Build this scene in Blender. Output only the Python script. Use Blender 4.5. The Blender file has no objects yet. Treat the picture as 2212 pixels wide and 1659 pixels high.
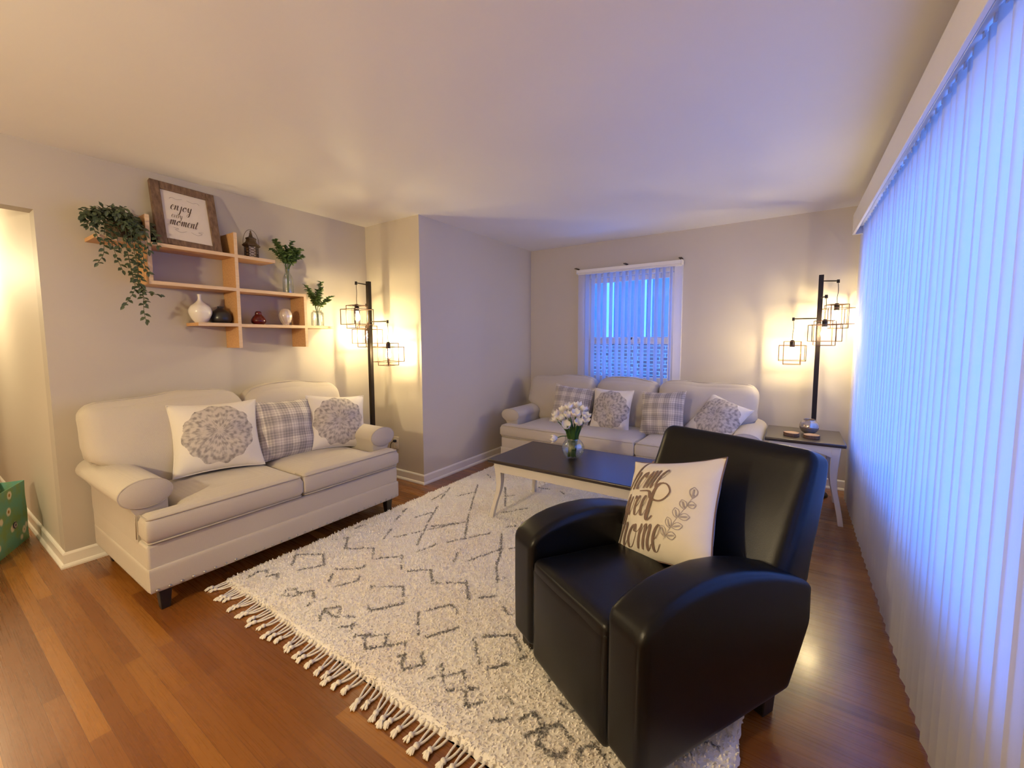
import bpy, math, random
from mathutils import Vector, Matrix
import numpy as np

# ------------------------------------------------------------------ camera, world, exposure
sc = bpy.context.scene
C = sc.collection
PI = math.pi
W, H = 2212, 1659
CAMZ = 1.3406
FPX = 903.0
yaw, pitch, roll = math.radians(33.84), math.radians(-4.615), math.radians(-0.229)
cam = bpy.data.cameras.new('camera')
cam_o = bpy.data.objects.new('camera', cam)
C.objects.link(cam_o)
fwd = Vector((-math.sin(yaw)*math.cos(pitch), math.cos(yaw)*math.cos(pitch), math.sin(pitch)))
rt = Vector((math.cos(yaw), math.sin(yaw), 0))
up = rt.cross(fwd)
r2 = math.cos(roll)*rt + math.sin(roll)*up
u2 = -math.sin(roll)*rt + math.cos(roll)*up
m = Matrix((r2, u2, -fwd)).transposed().to_4x4()
m.translation = Vector((0, 0, CAMZ))
cam_o.matrix_world = m
cam.sensor_fit = 'HORIZONTAL'
cam.sensor_width = 36.0
cam.lens = 36.0*FPX/W
cam.shift_y = -(H/2-805.5)/W
cam.clip_start = 0.02
sc.camera = cam_o

sc.view_settings.view_transform = 'Standard'
sc.view_settings.look = 'None'
sc.view_settings.exposure = 0.0
sc.view_settings.gamma = 1.0
sc.view_settings.use_curve_mapping = False
sc.cycles.use_denoising = True
sc.cycles.max_bounces = 10
sc.cycles.diffuse_bounces = 6
sc.cycles.glossy_bounces = 4
sc.cycles.transparent_max_bounces = 16
sc.cycles.caustics_reflective = False
sc.cycles.caustics_refractive = False
sc.cycles.sample_clamp_indirect = 6.0

wld = bpy.data.worlds.new('dusk_sky')
sc.world = wld
wld.use_nodes = True
bg = wld.node_tree.nodes['Background']
bg.inputs[0].default_value = (0.055, 0.225, 1.0, 1)
bg.inputs[1].default_value = 7.8

BULB_L = 1750.0
WARM = (1.0, 0.78, 0.38, 1)
ROOM = (1.0, 0.80, 0.47, 1)

def area_light(name, loc, rot, sx, sy, power, color, portal=False):
    l = bpy.data.lights.new(name, 'AREA')
    l.shape = 'RECTANGLE'; l.size = sx; l.size_y = sy
    l.energy = power; l.color = color[:3]
    o = bpy.data.objects.new(name, l); C.objects.link(o)
    o.location = loc; o.rotation_euler = rot
    if portal:
        l.cycles.is_portal = True
    return o
# the sky enters through the two windows
area_light('sky_portal', (0.66, 2.68, 1.30), (0, math.radians(90), 0), 1.7, 3.0, 1, (1, 1, 1), True)
area_light('sky_portal', (-1.51, 4.78, 1.45), (math.radians(-90), 0, 0), 1.2, 1.4, 1, (1, 1, 1), True)

def point_light(name, loc, power, color, radius=0.05):
    l = bpy.data.lights.new(name, 'POINT')
    l.energy = power; l.color = color[:3]; l.shadow_soft_size = radius
    o = bpy.data.objects.new(name, l); C.objects.link(o); o.location = loc
    return o

# ------------------------------------------------------------------ room numbers
XL, YJ, XJ, YB, XR, ZC = -3.535, 2.69, -2.79, 4.60, 0.52, 2.44
YD = 0.505

# ------------------------------------------------------------------ materials
class NT:
    def __init__(s, name):
        s.m = bpy.data.materials.new(name); s.m.use_nodes = True
        s.t = s.m.node_tree; s.n = s.t.nodes; s.l = s.t.links
        s.b = s.n['Principled BSDF']; s.out = s.n['Material Output']
    def add(s, typ, **kw):
        n = s.n.new(typ)
        for k, v in kw.items():
            setattr(n, k, v)
        return n
    def link(s, a, b): s.l.new(a, b)
    def val(s, n, i, v):
        if hasattr(v, 'node'): s.link(v, n.inputs[i])
        else: n.inputs[i].default_value = v
    def math(s, op, a, b=0.0, c=0.0):
        n = s.add('ShaderNodeMath', operation=op)
        s.val(n, 0, a); s.val(n, 1, b); s.val(n, 2, c)
        return n.outputs[0]
    def obj(s):
        return s.add('ShaderNodeTexCoord').outputs['Object']
    def xyz(s, v=None):
        n = s.add('ShaderNodeSeparateXYZ'); s.link(v or s.obj(), n.inputs[0]); return n.outputs
    def mapping(s, scale=(1, 1, 1), v=None, rot=(0, 0, 0), loc=(0, 0, 0)):
        n = s.add('ShaderNodeMapping'); s.link(v or s.obj(), n.inputs[0])
        n.inputs['Scale'].default_value = scale; n.inputs['Rotation'].default_value = rot
        n.inputs['Location'].default_value = loc
        return n.outputs[0]
    def noise(s, scale, v=None, detail=3, rough=0.55, out='Fac'):
        n = s.add('ShaderNodeTexNoise'); s.link(v or s.obj(), n.inputs['Vector'])
        n.inputs['Scale'].default_value = scale; n.inputs['Detail'].default_value = detail
        n.inputs['Roughness'].default_value = rough
        return n.outputs[out]
    def mix(s, f, a, b):
        n = s.add('ShaderNodeMix', data_type='RGBA')
        s.val(n, 0, f)
        for i, c in ((6, a), (7, b)):
            if hasattr(c, 'node'): s.link(c, n.inputs[i])
            else: n.inputs[i].default_value = (c[0], c[1], c[2], 1)
        return n.outputs[2]
    def ramp(s, f, stops, interp='LINEAR'):
        n = s.add('ShaderNodeValToRGB'); n.color_ramp.interpolation = interp
        e = n.color_ramp.elements
        while len(e) < len(stops): e.new(0.5)
        for i, (p, c) in enumerate(stops):
            e[i].position = p
            e[i].color = (c[0], c[1], c[2], 1) if isinstance(c, tuple) else (c, c, c, 1)
        s.link(f, n.inputs[0]); return n.outputs[0]
    def bump(s, h, strength=0.3, dist=0.01):
        n = s.add('ShaderNodeBump'); s.link(h, n.inputs['Height'])
        n.inputs['Strength'].default_value = strength; n.inputs['Distance'].default_value = dist
        s.link(n.outputs[0], s.b.inputs['Normal'])
    def set(s, col=None, rough=None, metal=None, **kw):
        if col is not None: s.val(s.b, 'Base Color', (col[0], col[1], col[2], 1) if isinstance(col, tuple) else col)
        if rough is not None: s.val(s.b, 'Roughness', rough)
        if metal is not None: s.b.inputs['Metallic'].default_value = metal
        for k, v in kw.items():
            s.val(s.b, k.replace('_', ' '), v)
        return s

def simple(name, col, rough=0.5, metal=0.0, vary=0.06, scale=12, bump=0.0, bscale=200, **kw):
    n = NT(name)
    d = tuple(max(0, c*(1-vary)) for c in col); e = tuple(min(1, c*(1+vary)) for c in col)
    n.set(n.mix(n.noise(scale), d, e), rough, metal, **kw)
    if bump: n.bump(n.noise(bscale), bump, 0.002)
    return n.m

def paint(name, col, b=0.06):
    n = NT(name)
    n.set(n.mix(n.noise(3.0), tuple(c*0.985 for c in col), tuple(min(1, c*1.015) for c in col)), 0.62)
    n.bump(n.noise(260), b, 0.001)
    return n.m

M = {}
M['wall_darker'] = paint('darker_greige_wall_paint', (0.47, 0.425, 0.375))  # left wall greige, set darker than the other walls
M['wall'] = paint('greige_wall_paint', (0.56, 0.51, 0.445))
M['ceiling'] = paint('ceiling_paint', (0.80, 0.77, 0.73))
M['trim'] = simple('white_trim_paint', (0.80, 0.77, 0.72), 0.35, vary=0.02)
M['hall'] = paint('hall_wall_paint', (0.62, 0.56, 0.47))

def mk_floor():
    n = NT('oak_strip_floor')
    br = n.add('ShaderNodeTexBrick')
    n.link(n.obj(), br.inputs['Vector'])
    br.offset = 0.37; br.offset_frequency = 2
    br.inputs['Scale'].default_value = 1.0
    br.inputs['Brick Width'].default_value = 0.95
    br.inputs['Row Height'].default_value = 0.057
    br.inputs['Mortar Size'].default_value = 0.0007
    br.inputs['Mortar Smooth'].default_value = 0.3
    br.inputs['Color1'].default_value = (0.0, 0.0, 0.0, 1)
    br.inputs['Color2'].default_value = (1.0, 1.0, 1.0, 1)
    br.inputs['Mortar'].default_value = (0.5, 0.5, 0.5, 1)
    tone = n.ramp(br.outputs['Color'], [(0.0, (0.17, 0.055, 0.009)), (0.45, (0.215, 0.073, 0.012)), (0.85, (0.25, 0.092, 0.016)), (1.0, (0.36, 0.15, 0.026))])
    g = n.noise(6.0, n.mapping((0.45, 30, 1)), 4, 0.55)
    gr = n.ramp(g, [(0.25, 0.86), (0.75, 1.08)])
    mu = n.add('ShaderNodeMix', data_type='RGBA', blend_type='MULTIPLY'); mu.inputs[0].default_value = 1
    n.link(tone, mu.inputs[6]); n.link(gr, mu.inputs[7])
    c = n.mix(n.math('MULTIPLY', br.outputs['Fac'], 0.6), mu.outputs[2], (0.07, 0.022, 0.006))
    n.set(c, n.math('ADD', n.math('MULTIPLY', g, 0.10), 0.23))
    n.b.inputs['Coat Weight'].default_value = 0.35; n.b.inputs['Coat Roughness'].default_value = 0.16
    n.bump(n.math('SUBTRACT', n.math('MULTIPLY', g, 0.25), br.outputs['Fac']), 0.12, 0.002)
    return n.m
M['floor'] = mk_floor()

def fabric(name, col, vary=0.10):
    n = NT(name)
    v = n.obj()
    w1 = n.add('ShaderNodeTexWave', bands_direction='X'); w1.inputs['Scale'].default_value = 120; w1.inputs['Distortion'].default_value = 2.5
    w2 = n.add('ShaderNodeTexWave', bands_direction='Z'); w2.inputs['Scale'].default_value = 120; w2.inputs['Distortion'].default_value = 2.5
    n.link(v, w1.inputs[0]); n.link(v, w2.inputs[0])
    wv = n.math('MULTIPLY', n.math('ADD', w1.outputs['Fac'], w2.outputs['Fac']), 0.5)
    f = n.math('ADD', n.math('MULTIPLY', wv, 0.45), n.math('MULTIPLY', n.noise(350, detail=2), 0.55))
    c = n.mix(f, tuple(x*(1-vary) for x in col), tuple(min(1, x*(1+vary)) for x in col))
    n.set(c, 0.9)
    n.b.inputs['Sheen Weight'].default_value = 0.15
    n.bump(n.math('ADD', f, n.math('MULTIPLY', n.noise(14), 3.0)), 0.25, 0.003)
    return n.m
M['sofa'] = fabric('oatmeal_linen', (0.50, 0.45, 0.385))
M['piping'] = fabric('oatmeal_piping', (0.44, 0.39, 0.33))
M['leather'] = simple('black_leather', (0.0028, 0.0028, 0.0038), 0.33, vary=0.15, scale=30, bump=0.16, bscale=420)
M['leather'].node_tree.nodes['Principled BSDF'].inputs['Specular IOR Level'].default_value = 0.32
M['blackwood'] = simple('dark_wood', (0.012, 0.008, 0.006), 0.4)
M['metal'] = simple('blackened_bronze', (0.020, 0.013, 0.009), 0.42, 0.55)
M['copper'] = simple('brushed_bronze_wire', (0.075, 0.030, 0.014), 0.55, 0.3)
M['whitewood'] = simple('white_painted_wood', (0.66, 0.62, 0.56), 0.4, vary=0.03)
M['cream'] = simple('cream_canvas', (0.74, 0.69, 0.60), 0.9, vary=0.04, bump=0.2, bscale=500)
M['ink'] = simple('taupe_fabric_ink', (0.20, 0.135, 0.11), 0.9, vary=0.1)
M['ink_light'] = simple('pale_grey_fabric_ink', (0.36, 0.32, 0.32), 0.9, vary=0.1)
M['nail'] = simple('pewter_nailheads', (0.42, 0.40, 0.38), 0.3, 0.9)

def mk_table():
    n = NT('espresso_tabletop')
    g = n.noise(5, n.mapping((2, 30, 30)), 4)
    n.set(n.mix(g, (0.020, 0.013, 0.010), (0.040, 0.026, 0.020)), 0.30)
    n.b.inputs['Coat Weight'].default_value = 0.3; n.b.inputs['Coat Roughness'].default_value = 0.25
    return n.m
M['espresso'] = mk_table()

def wood(name, a, b, rough=0.5, sc_=(3, 3, 30), s=4):
    n = NT(name)
    g = n.noise(s, n.mapping(sc_), 5, 0.6)
    n.set(n.mix(n.ramp(g, [(0.3, 0.0), (0.7, 1.0)]), a, b), rough)
    n.bump(g, 0.1, 0.002)
    return n.m
M['pine'] = wood('honey_pine_board', (0.50, 0.27, 0.115), (0.66, 0.39, 0.18), 0.45, (20, 2, 20))
M['pine_edge'] = wood('pale_board_edge', (0.58, 0.41, 0.25), (0.68, 0.50, 0.32), 0.5, (20, 2, 20))
M['barnwood'] = wood('weathered_brown_frame', (0.09, 0.05, 0.03), (0.22, 0.135, 0.085), 0.7, (18, 5, 5))
M['bark'] = wood('bark', (0.10, 0.05, 0.025), (0.22, 0.12, 0.06), 0.9, (10, 10, 2), 20)

def mk_slice():
    n = NT('sawn_wood_rings')
    o = n.xyz()
    r = n.math('SQRT', n.math('ADD', n.math('MULTIPLY', o[0], o[0]), n.math('MULTIPLY', o[1], o[1])))
    s = n.math('SINE', n.math('ADD', n.math('MULTIPLY', r, 900), n.math('MULTIPLY', n.noise(30), 8)))
    n.set(n.mix(n.math('MULTIPLY', n.math('ADD', s, 1), 0.5), (0.40, 0.23, 0.11), (0.56, 0.35, 0.19)), 0.7)
    return n.m
M['slice'] = mk_slice()

def mk_mandala():
    n = NT('grey_lace_mandala_print')
    o = n.xyz(); x, z = o[0], o[2]
    r = n.math('SQRT', n.math('ADD', n.math('MULTIPLY', x, x), n.math('MULTIPLY', z, z)))
    th = n.math('ARCTAN2', z, x)
    pet = n.math('SINE', n.math('MULTIPLY', th, 12))
    pet2 = n.math('SINE', n.math('ADD', n.math('MULTIPLY', th, 24), 1.0))
    rr = n.math('SINE', n.math('ADD', n.math('MULTIPLY', r, 150), n.math('MULTIPLY', pet, 1.6)))
    r3 = n.math('SINE', n.math('ADD', n.math('MULTIPLY', r, 95), n.math('MULTIPLY', pet2, 2.0)))
    vo = n.add('ShaderNodeTexVoronoi'); vo.inputs['Scale'].default_value = 34; n.link(n.obj(), vo.inputs['Vector'])
    ns = n.math('ADD', n.math('MULTIPLY', n.noise(38, detail=4, rough=0.7), 0.75), n.math('MULTIPLY', vo.outputs['Distance'], 0.35))
    s = n.math('ADD', n.math('ADD', n.math('MULTIPLY', rr, 0.08), n.math('MULTIPLY', r3, 0.08)), ns)
    lace = n.ramp(s, [(0.34, 0.0), (0.50, 0.5), (0.66, 1.0)])
    edge = n.math('ADD', n.math('ADD', 0.186, n.math('MULTIPLY', pet, 0.006)), n.math('MULTIPLY', n.math('SUBTRACT', n.noise(20), 0.5), 0.03))
    mask = n.math('LESS_THAN', r, edge)
    g = n.mix(lace, (0.25, 0.225, 0.22), (0.52, 0.475, 0.44))
    n.set(n.mix(mask, (0.72, 0.68, 0.62), g), 0.9)
    n.bump(n.math('ADD', n.noise(350), n.math('MULTIPLY', n.noise(9), 4.0)), 0.35, 0.004)
    return n.m
M['mandala'] = mk_mandala()

def mk_plaid():
    n = NT('grey_and_cream_plaid')
    o = n.xyz(); x, z = o[0], o[2]
    def bands(c, sc1, sc2, ph):
        a = n.math('SINE', n.math('ADD', n.math('MULTIPLY', c, sc1), ph))
        b = n.math('SINE', n.math('ADD', n.math('MULTIPLY', c, sc2), ph*2))
        return n.math('ADD', n.math('MULTIPLY', n.math('GREATER_THAN', a, 0.15), 0.55), n.math('MULTIPLY', n.math('GREATER_THAN', b, 0.35), 0.45))
    bx = bands(x, 62, 330, 0.6); bz = bands(z, 62, 330, 1.1)
    f = n.math('MULTIPLY', n.math('ADD', bx, bz), 0.5)
    f = n.math('ADD', n.math('MULTIPLY', f, 0.8), n.math('MULTIPLY', n.noise(300), 0.25))
    c = n.ramp(f, [(0.08, (0.24, 0.225, 0.23)), (0.45, (0.42, 0.38, 0.36)), (0.95, (0.74, 0.70, 0.63))])
    n.set(c, 0.9); n.bump(n.math('ADD', n.noise(350), n.math('MULTIPLY', n.noise(9), 4.0)), 0.3, 0.004)
    return n.m
M['plaid'] = mk_plaid()

def mk_rug():
    n = NT('ivory_shag_with_charcoal_dashes')
    at = n.add('ShaderNodeVertexColor', layer_name='dash')
    f = n.math('MULTIPLY', at.outputs['Color'], 1.0)
    nz = n.noise(95, detail=3, rough=0.7)
    f = n.math('MULTIPLY', f, n.ramp(n.noise(16, detail=2), [(0.32, 0.45), (0.44, 1.0)]))
    k = n.ramp(n.math('ADD', f, n.math('MULTIPLY', n.math('SUBTRACT', nz, 0.5), 1.1)), [(0.34, 0.0), (0.60, 1.0)])
    base = n.mix(n.noise(60), (0.88, 0.84, 0.79), (0.97, 0.95, 0.91))
    base = n.mix(n.math('MULTIPLY', n.ramp(n.noise(3.2), [(0.45, 0.0), (0.65, 1.0)]), 0.35), base, (0.84, 0.74, 0.63))
    n.set(n.mix(n.math('MULTIPLY', k, 0.93), base, (0.12, 0.115, 0.12)), 0.95)
    n.b.inputs['Sheen Weight'].default_value = 0.3
    n.bump(n.math('ADD', n.noise(170, detail=4, rough=0.8), n.math('MULTIPLY', n.noise(26), 1.2)), 0.5, 0.008)
    return n.m
M['rug'] = mk_rug()
M['tassel'] = simple('ivory_cotton', (0.80, 0.76, 0.68), 0.9, vary=0.1, scale=200, bump=0.6, bscale=500)

def leafmat(name, a, b):
    n = NT(name); n.set(n.mix(n.noise(30), a, b), 0.5)
    return n.m
M['leaf'] = leafmat('dusty_green_leaves', (0.028, 0.045, 0.022), (0.085, 0.115, 0.060))
M['leaf2'] = leafmat('fresh_green_leaves', (0.055, 0.11, 0.028), (0.13, 0.21, 0.07))
M['stem'] = leafmat('green_stems', (0.03, 0.085, 0.015), (0.06, 0.14, 0.03))
M['vine'] = leafmat('brown_green_stem', (0.06, 0.07, 0.03), (0.10, 0.10, 0.05))
M['petal'] = simple('white_petals', (0.82, 0.78, 0.74), 0.55, vary=0.04)
M['petal'].node_tree.nodes['Principled BSDF'].inputs['Subsurface Weight'].default_value = 0.15
M['whiteceramic'] = simple('white_glazed_ceramic', (0.72, 0.68, 0.63), 0.16, vary=0.02)
M['darkceramic'] = simple('charcoal_glazed_ceramic', (0.022, 0.020, 0.022), 0.28)
M['redceramic'] = simple('oxblood_glazed_ceramic', (0.075, 0.006, 0.008), 0.10)
M['pearl'] = simple('pearly_glass_glaze', (0.62, 0.54, 0.50), 0.14, 0.2, vary=0.15, scale=40)
M['mercury'] = simple('mercury_glass', (0.52, 0.46, 0.40), 0.16, 0.75, vary=0.3, scale=60)
M['rust'] = simple('aged_brown_metal', (0.10, 0.065, 0.035), 0.55, 0.5, vary=0.35, scale=60)
M['paper'] = simple('off_white_print', (0.66, 0.60, 0.54), 0.7, vary=0.03)
M['black_ink'] = simple('dark_brown_print_ink', (0.10, 0.07, 0.055), 0.7)
M['plastic'] = simple('ivory_outlet_plastic', (0.72, 0.65, 0.54), 0.4, vary=0.01)
M['blackplastic'] = simple('black_plastic', (0.012, 0.012, 0.012), 0.45)
M['grey_plastic'] = simple('smoky_plastic', (0.10, 0.10, 0.12), 0.5)
M['vinyl'] = simple('white_vinyl_frame', (0.75, 0.75, 0.76), 0.35, vary=0.01)

def glass(name, tint=(0.95, 0.98, 0.97), refl=0.10, rough=0.02):
    n = NT(name)
    tr = n.add('ShaderNodeBsdfTransparent'); tr.inputs[0].default_value = (*tint, 1)
    gl = n.add('ShaderNodeBsdfGlossy'); gl.inputs['Roughness'].default_value = rough
    lw = n.add('ShaderNodeLayerWeight'); lw.inputs['Blend'].default_value = 0.35
    f = n.math('ADD', n.math('MULTIPLY', lw.outputs['Facing'], 0.45), refl)
    f = n.math('MULTIPLY', f, n.ramp(n.noise(2.0), [(0, 0.97), (1, 1.0)]))
    mx = n.add('ShaderNodeMixShader'); n.link(f, mx.inputs[0]); n.link(tr.outputs[0], mx.inputs[1]); n.link(gl.outputs[0], mx.inputs[2])
    n.link(mx.outputs[0], n.out.inputs[0])
    return n.m
M['glass'] = glass('clear_glass')
M['pane'] = glass('window_pane', (0.97, 0.98, 0.98), 0.03)
M['cageglass'] = glass('clear_lamp_glass', (0.985, 0.985, 0.985), 0.02)

def mk_slat(name, trans, col):
    n = NT(name)
    st = n.noise(30, n.mapping((60, 60, 0.15)), 2)
    c = n.mix(st, tuple(x*0.93 for x in col), col)
    di = n.add('ShaderNodeBsdfDiffuse'); n.link(c, di.inputs[0])
    tl = n.add('ShaderNodeBsdfTranslucent'); n.link(c, tl.inputs[0])
    mx = n.add('ShaderNodeMixShader'); mx.inputs[0].default_value = trans
    n.link(di.outputs[0], mx.inputs[1]); n.link(tl.outputs[0], mx.inputs[2]); n.link(mx.outputs[0], n.out.inputs[0])
    return n.m
M['slat'] = mk_slat('translucent_vinyl_slat', 0.52, (0.80, 0.78, 0.76))
M['slat2'] = mk_slat('lilac_white_vinyl_slat', 0.45, (0.78, 0.75, 0.76))

def emit(name, col, s):
    n = NT(name); e = n.add('ShaderNodeEmission')
    n.link(n.mix(n.noise(5), col, tuple(c*0.99 for c in col)), e.inputs[0]); e.inputs[1].default_value = s
    n.link(e.outputs[0], n.out.inputs[0]); return n.m
M['bulb'] = emit('glowing_filament_bulb', WARM[:3], BULB_L)
def mk_envelope():
    n = NT('glowing_bulb_glass')
    e = n.add('ShaderNodeEmission'); n.link(n.mix(n.noise(5), (1.0, 0.80, 0.45), (1.0, 0.79, 0.44)), e.inputs[0]); e.inputs[1].default_value = 4.0
    t = n.add('ShaderNodeBsdfTransparent'); a = n.add('ShaderNodeAddShader')
    n.link(e.outputs[0], a.inputs[0]); n.link(t.outputs[0], a.inputs[1]); n.link(a.outputs[0], n.out.inputs[0])
    return n.m
M['envelope'] = mk_envelope()
M['lamp_globe'] = emit('frosted_globe', (1.0, 0.74, 0.44), 14.0)

def mk_brick(name, c1, c2, mort, bw=0.2, rh=0.067):
    n = NT(name)
    br = n.add('ShaderNodeTexBrick'); n.link(n.mapping((1, 1, 1), rot=(math.radians(90), 0, 0)), br.inputs['Vector'])
    br.inputs['Scale'].default_value = 1; br.inputs['Brick Width'].default_value = bw; br.inputs['Row Height'].default_value = rh
    br.inputs['Mortar Size'].default_value = 0.006
    br.inputs['Color1'].default_value = (*c1, 1); br.inputs['Color2'].default_value = (*c2, 1); br.inputs['Mortar'].default_value = (*mort, 1)
    n.set(br.outputs['Color'], 0.85); n.bump(br.outputs['Fac'], -0.4, 0.01)
    return n.m
M['brick'] = mk_brick('red_brown_brick', (0.16, 0.07, 0.05), (0.30, 0.15, 0.11), (0.45, 0.42, 0.40))
M['stucco'] = simple('pale_grey_siding', (0.24, 0.235, 0.24), 0.8, vary=0.08, scale=3)

def mk_bag():
    n = NT('green_daisy_print')
    v = n.obj()
    vo = n.add('ShaderNodeTexVoronoi'); vo.inputs['Scale'].default_value = 11; n.link(v, vo.inputs['Vector'])
    d = vo.outputs['Distance']
    base = n.mix(n.ramp(n.noise(9), [(0.4, 0.0), (0.6, 1.0)]), (0.20, 0.34, 0.13), (0.14, 0.38, 0.30))
    pet = n.ramp(n.math('ADD', d, n.math('MULTIPLY', n.noise(60), 0.12)), [(0.30, 1.0), (0.40, 0.0)])
    cen = n.ramp(d, [(0.10, 1.0), (0.14, 0.0)])
    c = n.mix(pet, base, (0.78, 0.72, 0.60))
    n.set(n.mix(cen, c, (0.42, 0.20, 0.04)), 0.6)
    return n.m
M['bag'] = mk_bag()
M['floral_button'] = simple('navy_round_sticker', (0.05, 0.05, 0.11), 0.5)

# ------------------------------------------------------------------ mesh helpers
def smoothstep(a, b, x):
    t = min(1, max(0, (x-a)/(b-a))); return t*t*(3-2*t)

class MB:
    def __init__(s): s.v = []; s.f = []
    def add(s, vs, fs, mat=None):
        o = len(s.v)
        s.v += [tuple(mat @ Vector(p)) if mat else tuple(p) for p in vs]
        s.f += [tuple(i+o for i in f) for f in fs]
        return s
    def box(s, x0, x1, y0, y1, z0, z1, mat=None):
        vs = [(x0, y0, z0), (x1, y0, z0), (x1, y1, z0), (x0, y1, z0), (x0, y0, z1), (x1, y0, z1), (x1, y1, z1), (x0, y1, z1)]
        fs = [(0, 3, 2, 1), (4, 5, 6, 7), (0, 1, 5, 4), (1, 2, 6, 5), (2, 3, 7, 6), (3, 0, 4, 7)]
        return s.add(vs, fs, mat)
    def loft(s, rings, cap=True, closed=False):
        n = len(rings[0]); vs = [p for r in rings for p in r]; fs = []
        R = len(rings)
        for i in range(R if closed else R-1):
            j = (i+1) % R
            for k in range(n):
                l = (k+1) % n
                fs.append((i*n+k, i*n+l, j*n+l, j*n+k))
        if cap and not closed:
            fs.append(tuple(range(n-1, -1, -1))); fs.append(tuple(range((R-1)*n, R*n)))
        return s.add(vs, fs)
    def tube(s, path, r, n=8, cap=True, closed=False):
        path = [Vector(p) for p in path]; rings = []
        N = len(path); prev = None
        for i, p in enumerate(path):
            if closed: t = path[(i+1) % N]-path[i-1]
            else: t = path[min(i+1, N-1)]-path[max(i-1, 0)]
            if t.length < 1e-9: t = Vector((0, 0, 1))
            t.normalize()
            if prev is None:
                a = Vector((0, 0, 1)) if abs(t.z) < 0.9 else Vector((1, 0, 0))
                u = t.cross(a).normalized()
            else:
                u = (prev - t*prev.dot(t))
                if u.length < 1e-6: u = t.cross(Vector((0, 0, 1)))
                u.normalize()
            prev = u; w = t.cross(u)
            rr = r[i] if isinstance(r, (list, tuple)) else r
            rings.append([tuple(p + rr*(math.cos(2*PI*k/n)*u + math.sin(2*PI*k/n)*w)) for k in range(n)])
        return s.loft(rings, cap, closed)
    def lathe(s, prof, n=32, c=(0, 0, 0)):
        rings = [[(c[0]+max(r, 1e-4)*math.cos(2*PI*k/n), c[1]+max(r, 1e-4)*math.sin(2*PI*k/n), c[2]+z) for k in range(n)] for r, z in prof]
        return s.loft(rings, True)
    def prism(s, poly, z0, z1, axis='z'):
        n = len(poly)
        def P(a, b, c):
            return {'z': (a, b, c), 'y': (a, c, b), 'x': (c, a, b)}[axis]
        vs = [P(a, b, z0) for a, b in poly] + [P(a, b, z1) for a, b in poly]
        fs = [tuple(range(n-1, -1, -1)), tuple(range(n, 2*n))]
        for k in range(n):
            l = (k+1) % n; fs.append((k, l, n+l, n+k))
        return s.add(vs, fs)
    def mesh(s, name):
        me = bpy.data.meshes.new(name); me.from_pydata(s.v, [], s.f); me.update()
        return me
    def build(s, name, mat, parent=None, smooth=False, bevel=0.0, seg=2, sub=0, angle=40):
        me = s.mesh(name)
        o = bpy.data.objects.new(name, me); C.objects.link(o)
        me.materials.append(mat)
        import bmesh
        bm = bmesh.new(); bm.from_mesh(me)
        bmesh.ops.recalc_face_normals(bm, faces=bm.faces)
        bm.to_mesh(me); bm.free()
        if smooth:
            me.shade_smooth()
            if smooth == 'auto':
                me.set_sharp_from_angle(angle=math.radians(angle))
        if bevel:
            b = o.modifiers.new('bevel', 'BEVEL'); b.width = bevel; b.segments = seg; b.limit_method = 'ANGLE'
            b.harden_normals = False
            if not smooth:
                me.shade_smooth(); me.set_sharp_from_angle(angle=math.radians(30))
        if sub:
            b = o.modifiers.new('sub', 'SUBSURF'); b.levels = sub; b.render_levels = sub
        if parent: o.parent = parent
        return o

def thing(name, label, cat, loc=(0, 0, 0), rotz=0.0, group=None, rot=None):
    o = bpy.data.objects.new(name, None); C.objects.link(o)
    o.empty_display_size = 0.05
    o.location = loc; o.rotation_euler = rot if rot else (0, 0, rotz)
    o['label'] = label; o['category'] = cat
    if group: o['group'] = group
    return o
def tag(o, label, cat, group=None, kind=None):
    o['label'] = label; o['category'] = cat
    if group: o['group'] = group
    if kind: o['kind'] = kind
    return o
def struct(name, mb, mat, label=None, **kw):
    o = mb.build(name, mat, **kw); o['kind'] = 'structure'
    if label: o['label'] = label; o['category'] = name.split('_')[0]
    return o
def copy_tree(o, parent=None):
    c = o.copy(); C.objects.link(c)
    if parent: c.parent = parent
    for ch in list(o.children): copy_tree(ch, c)
    return c

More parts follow.
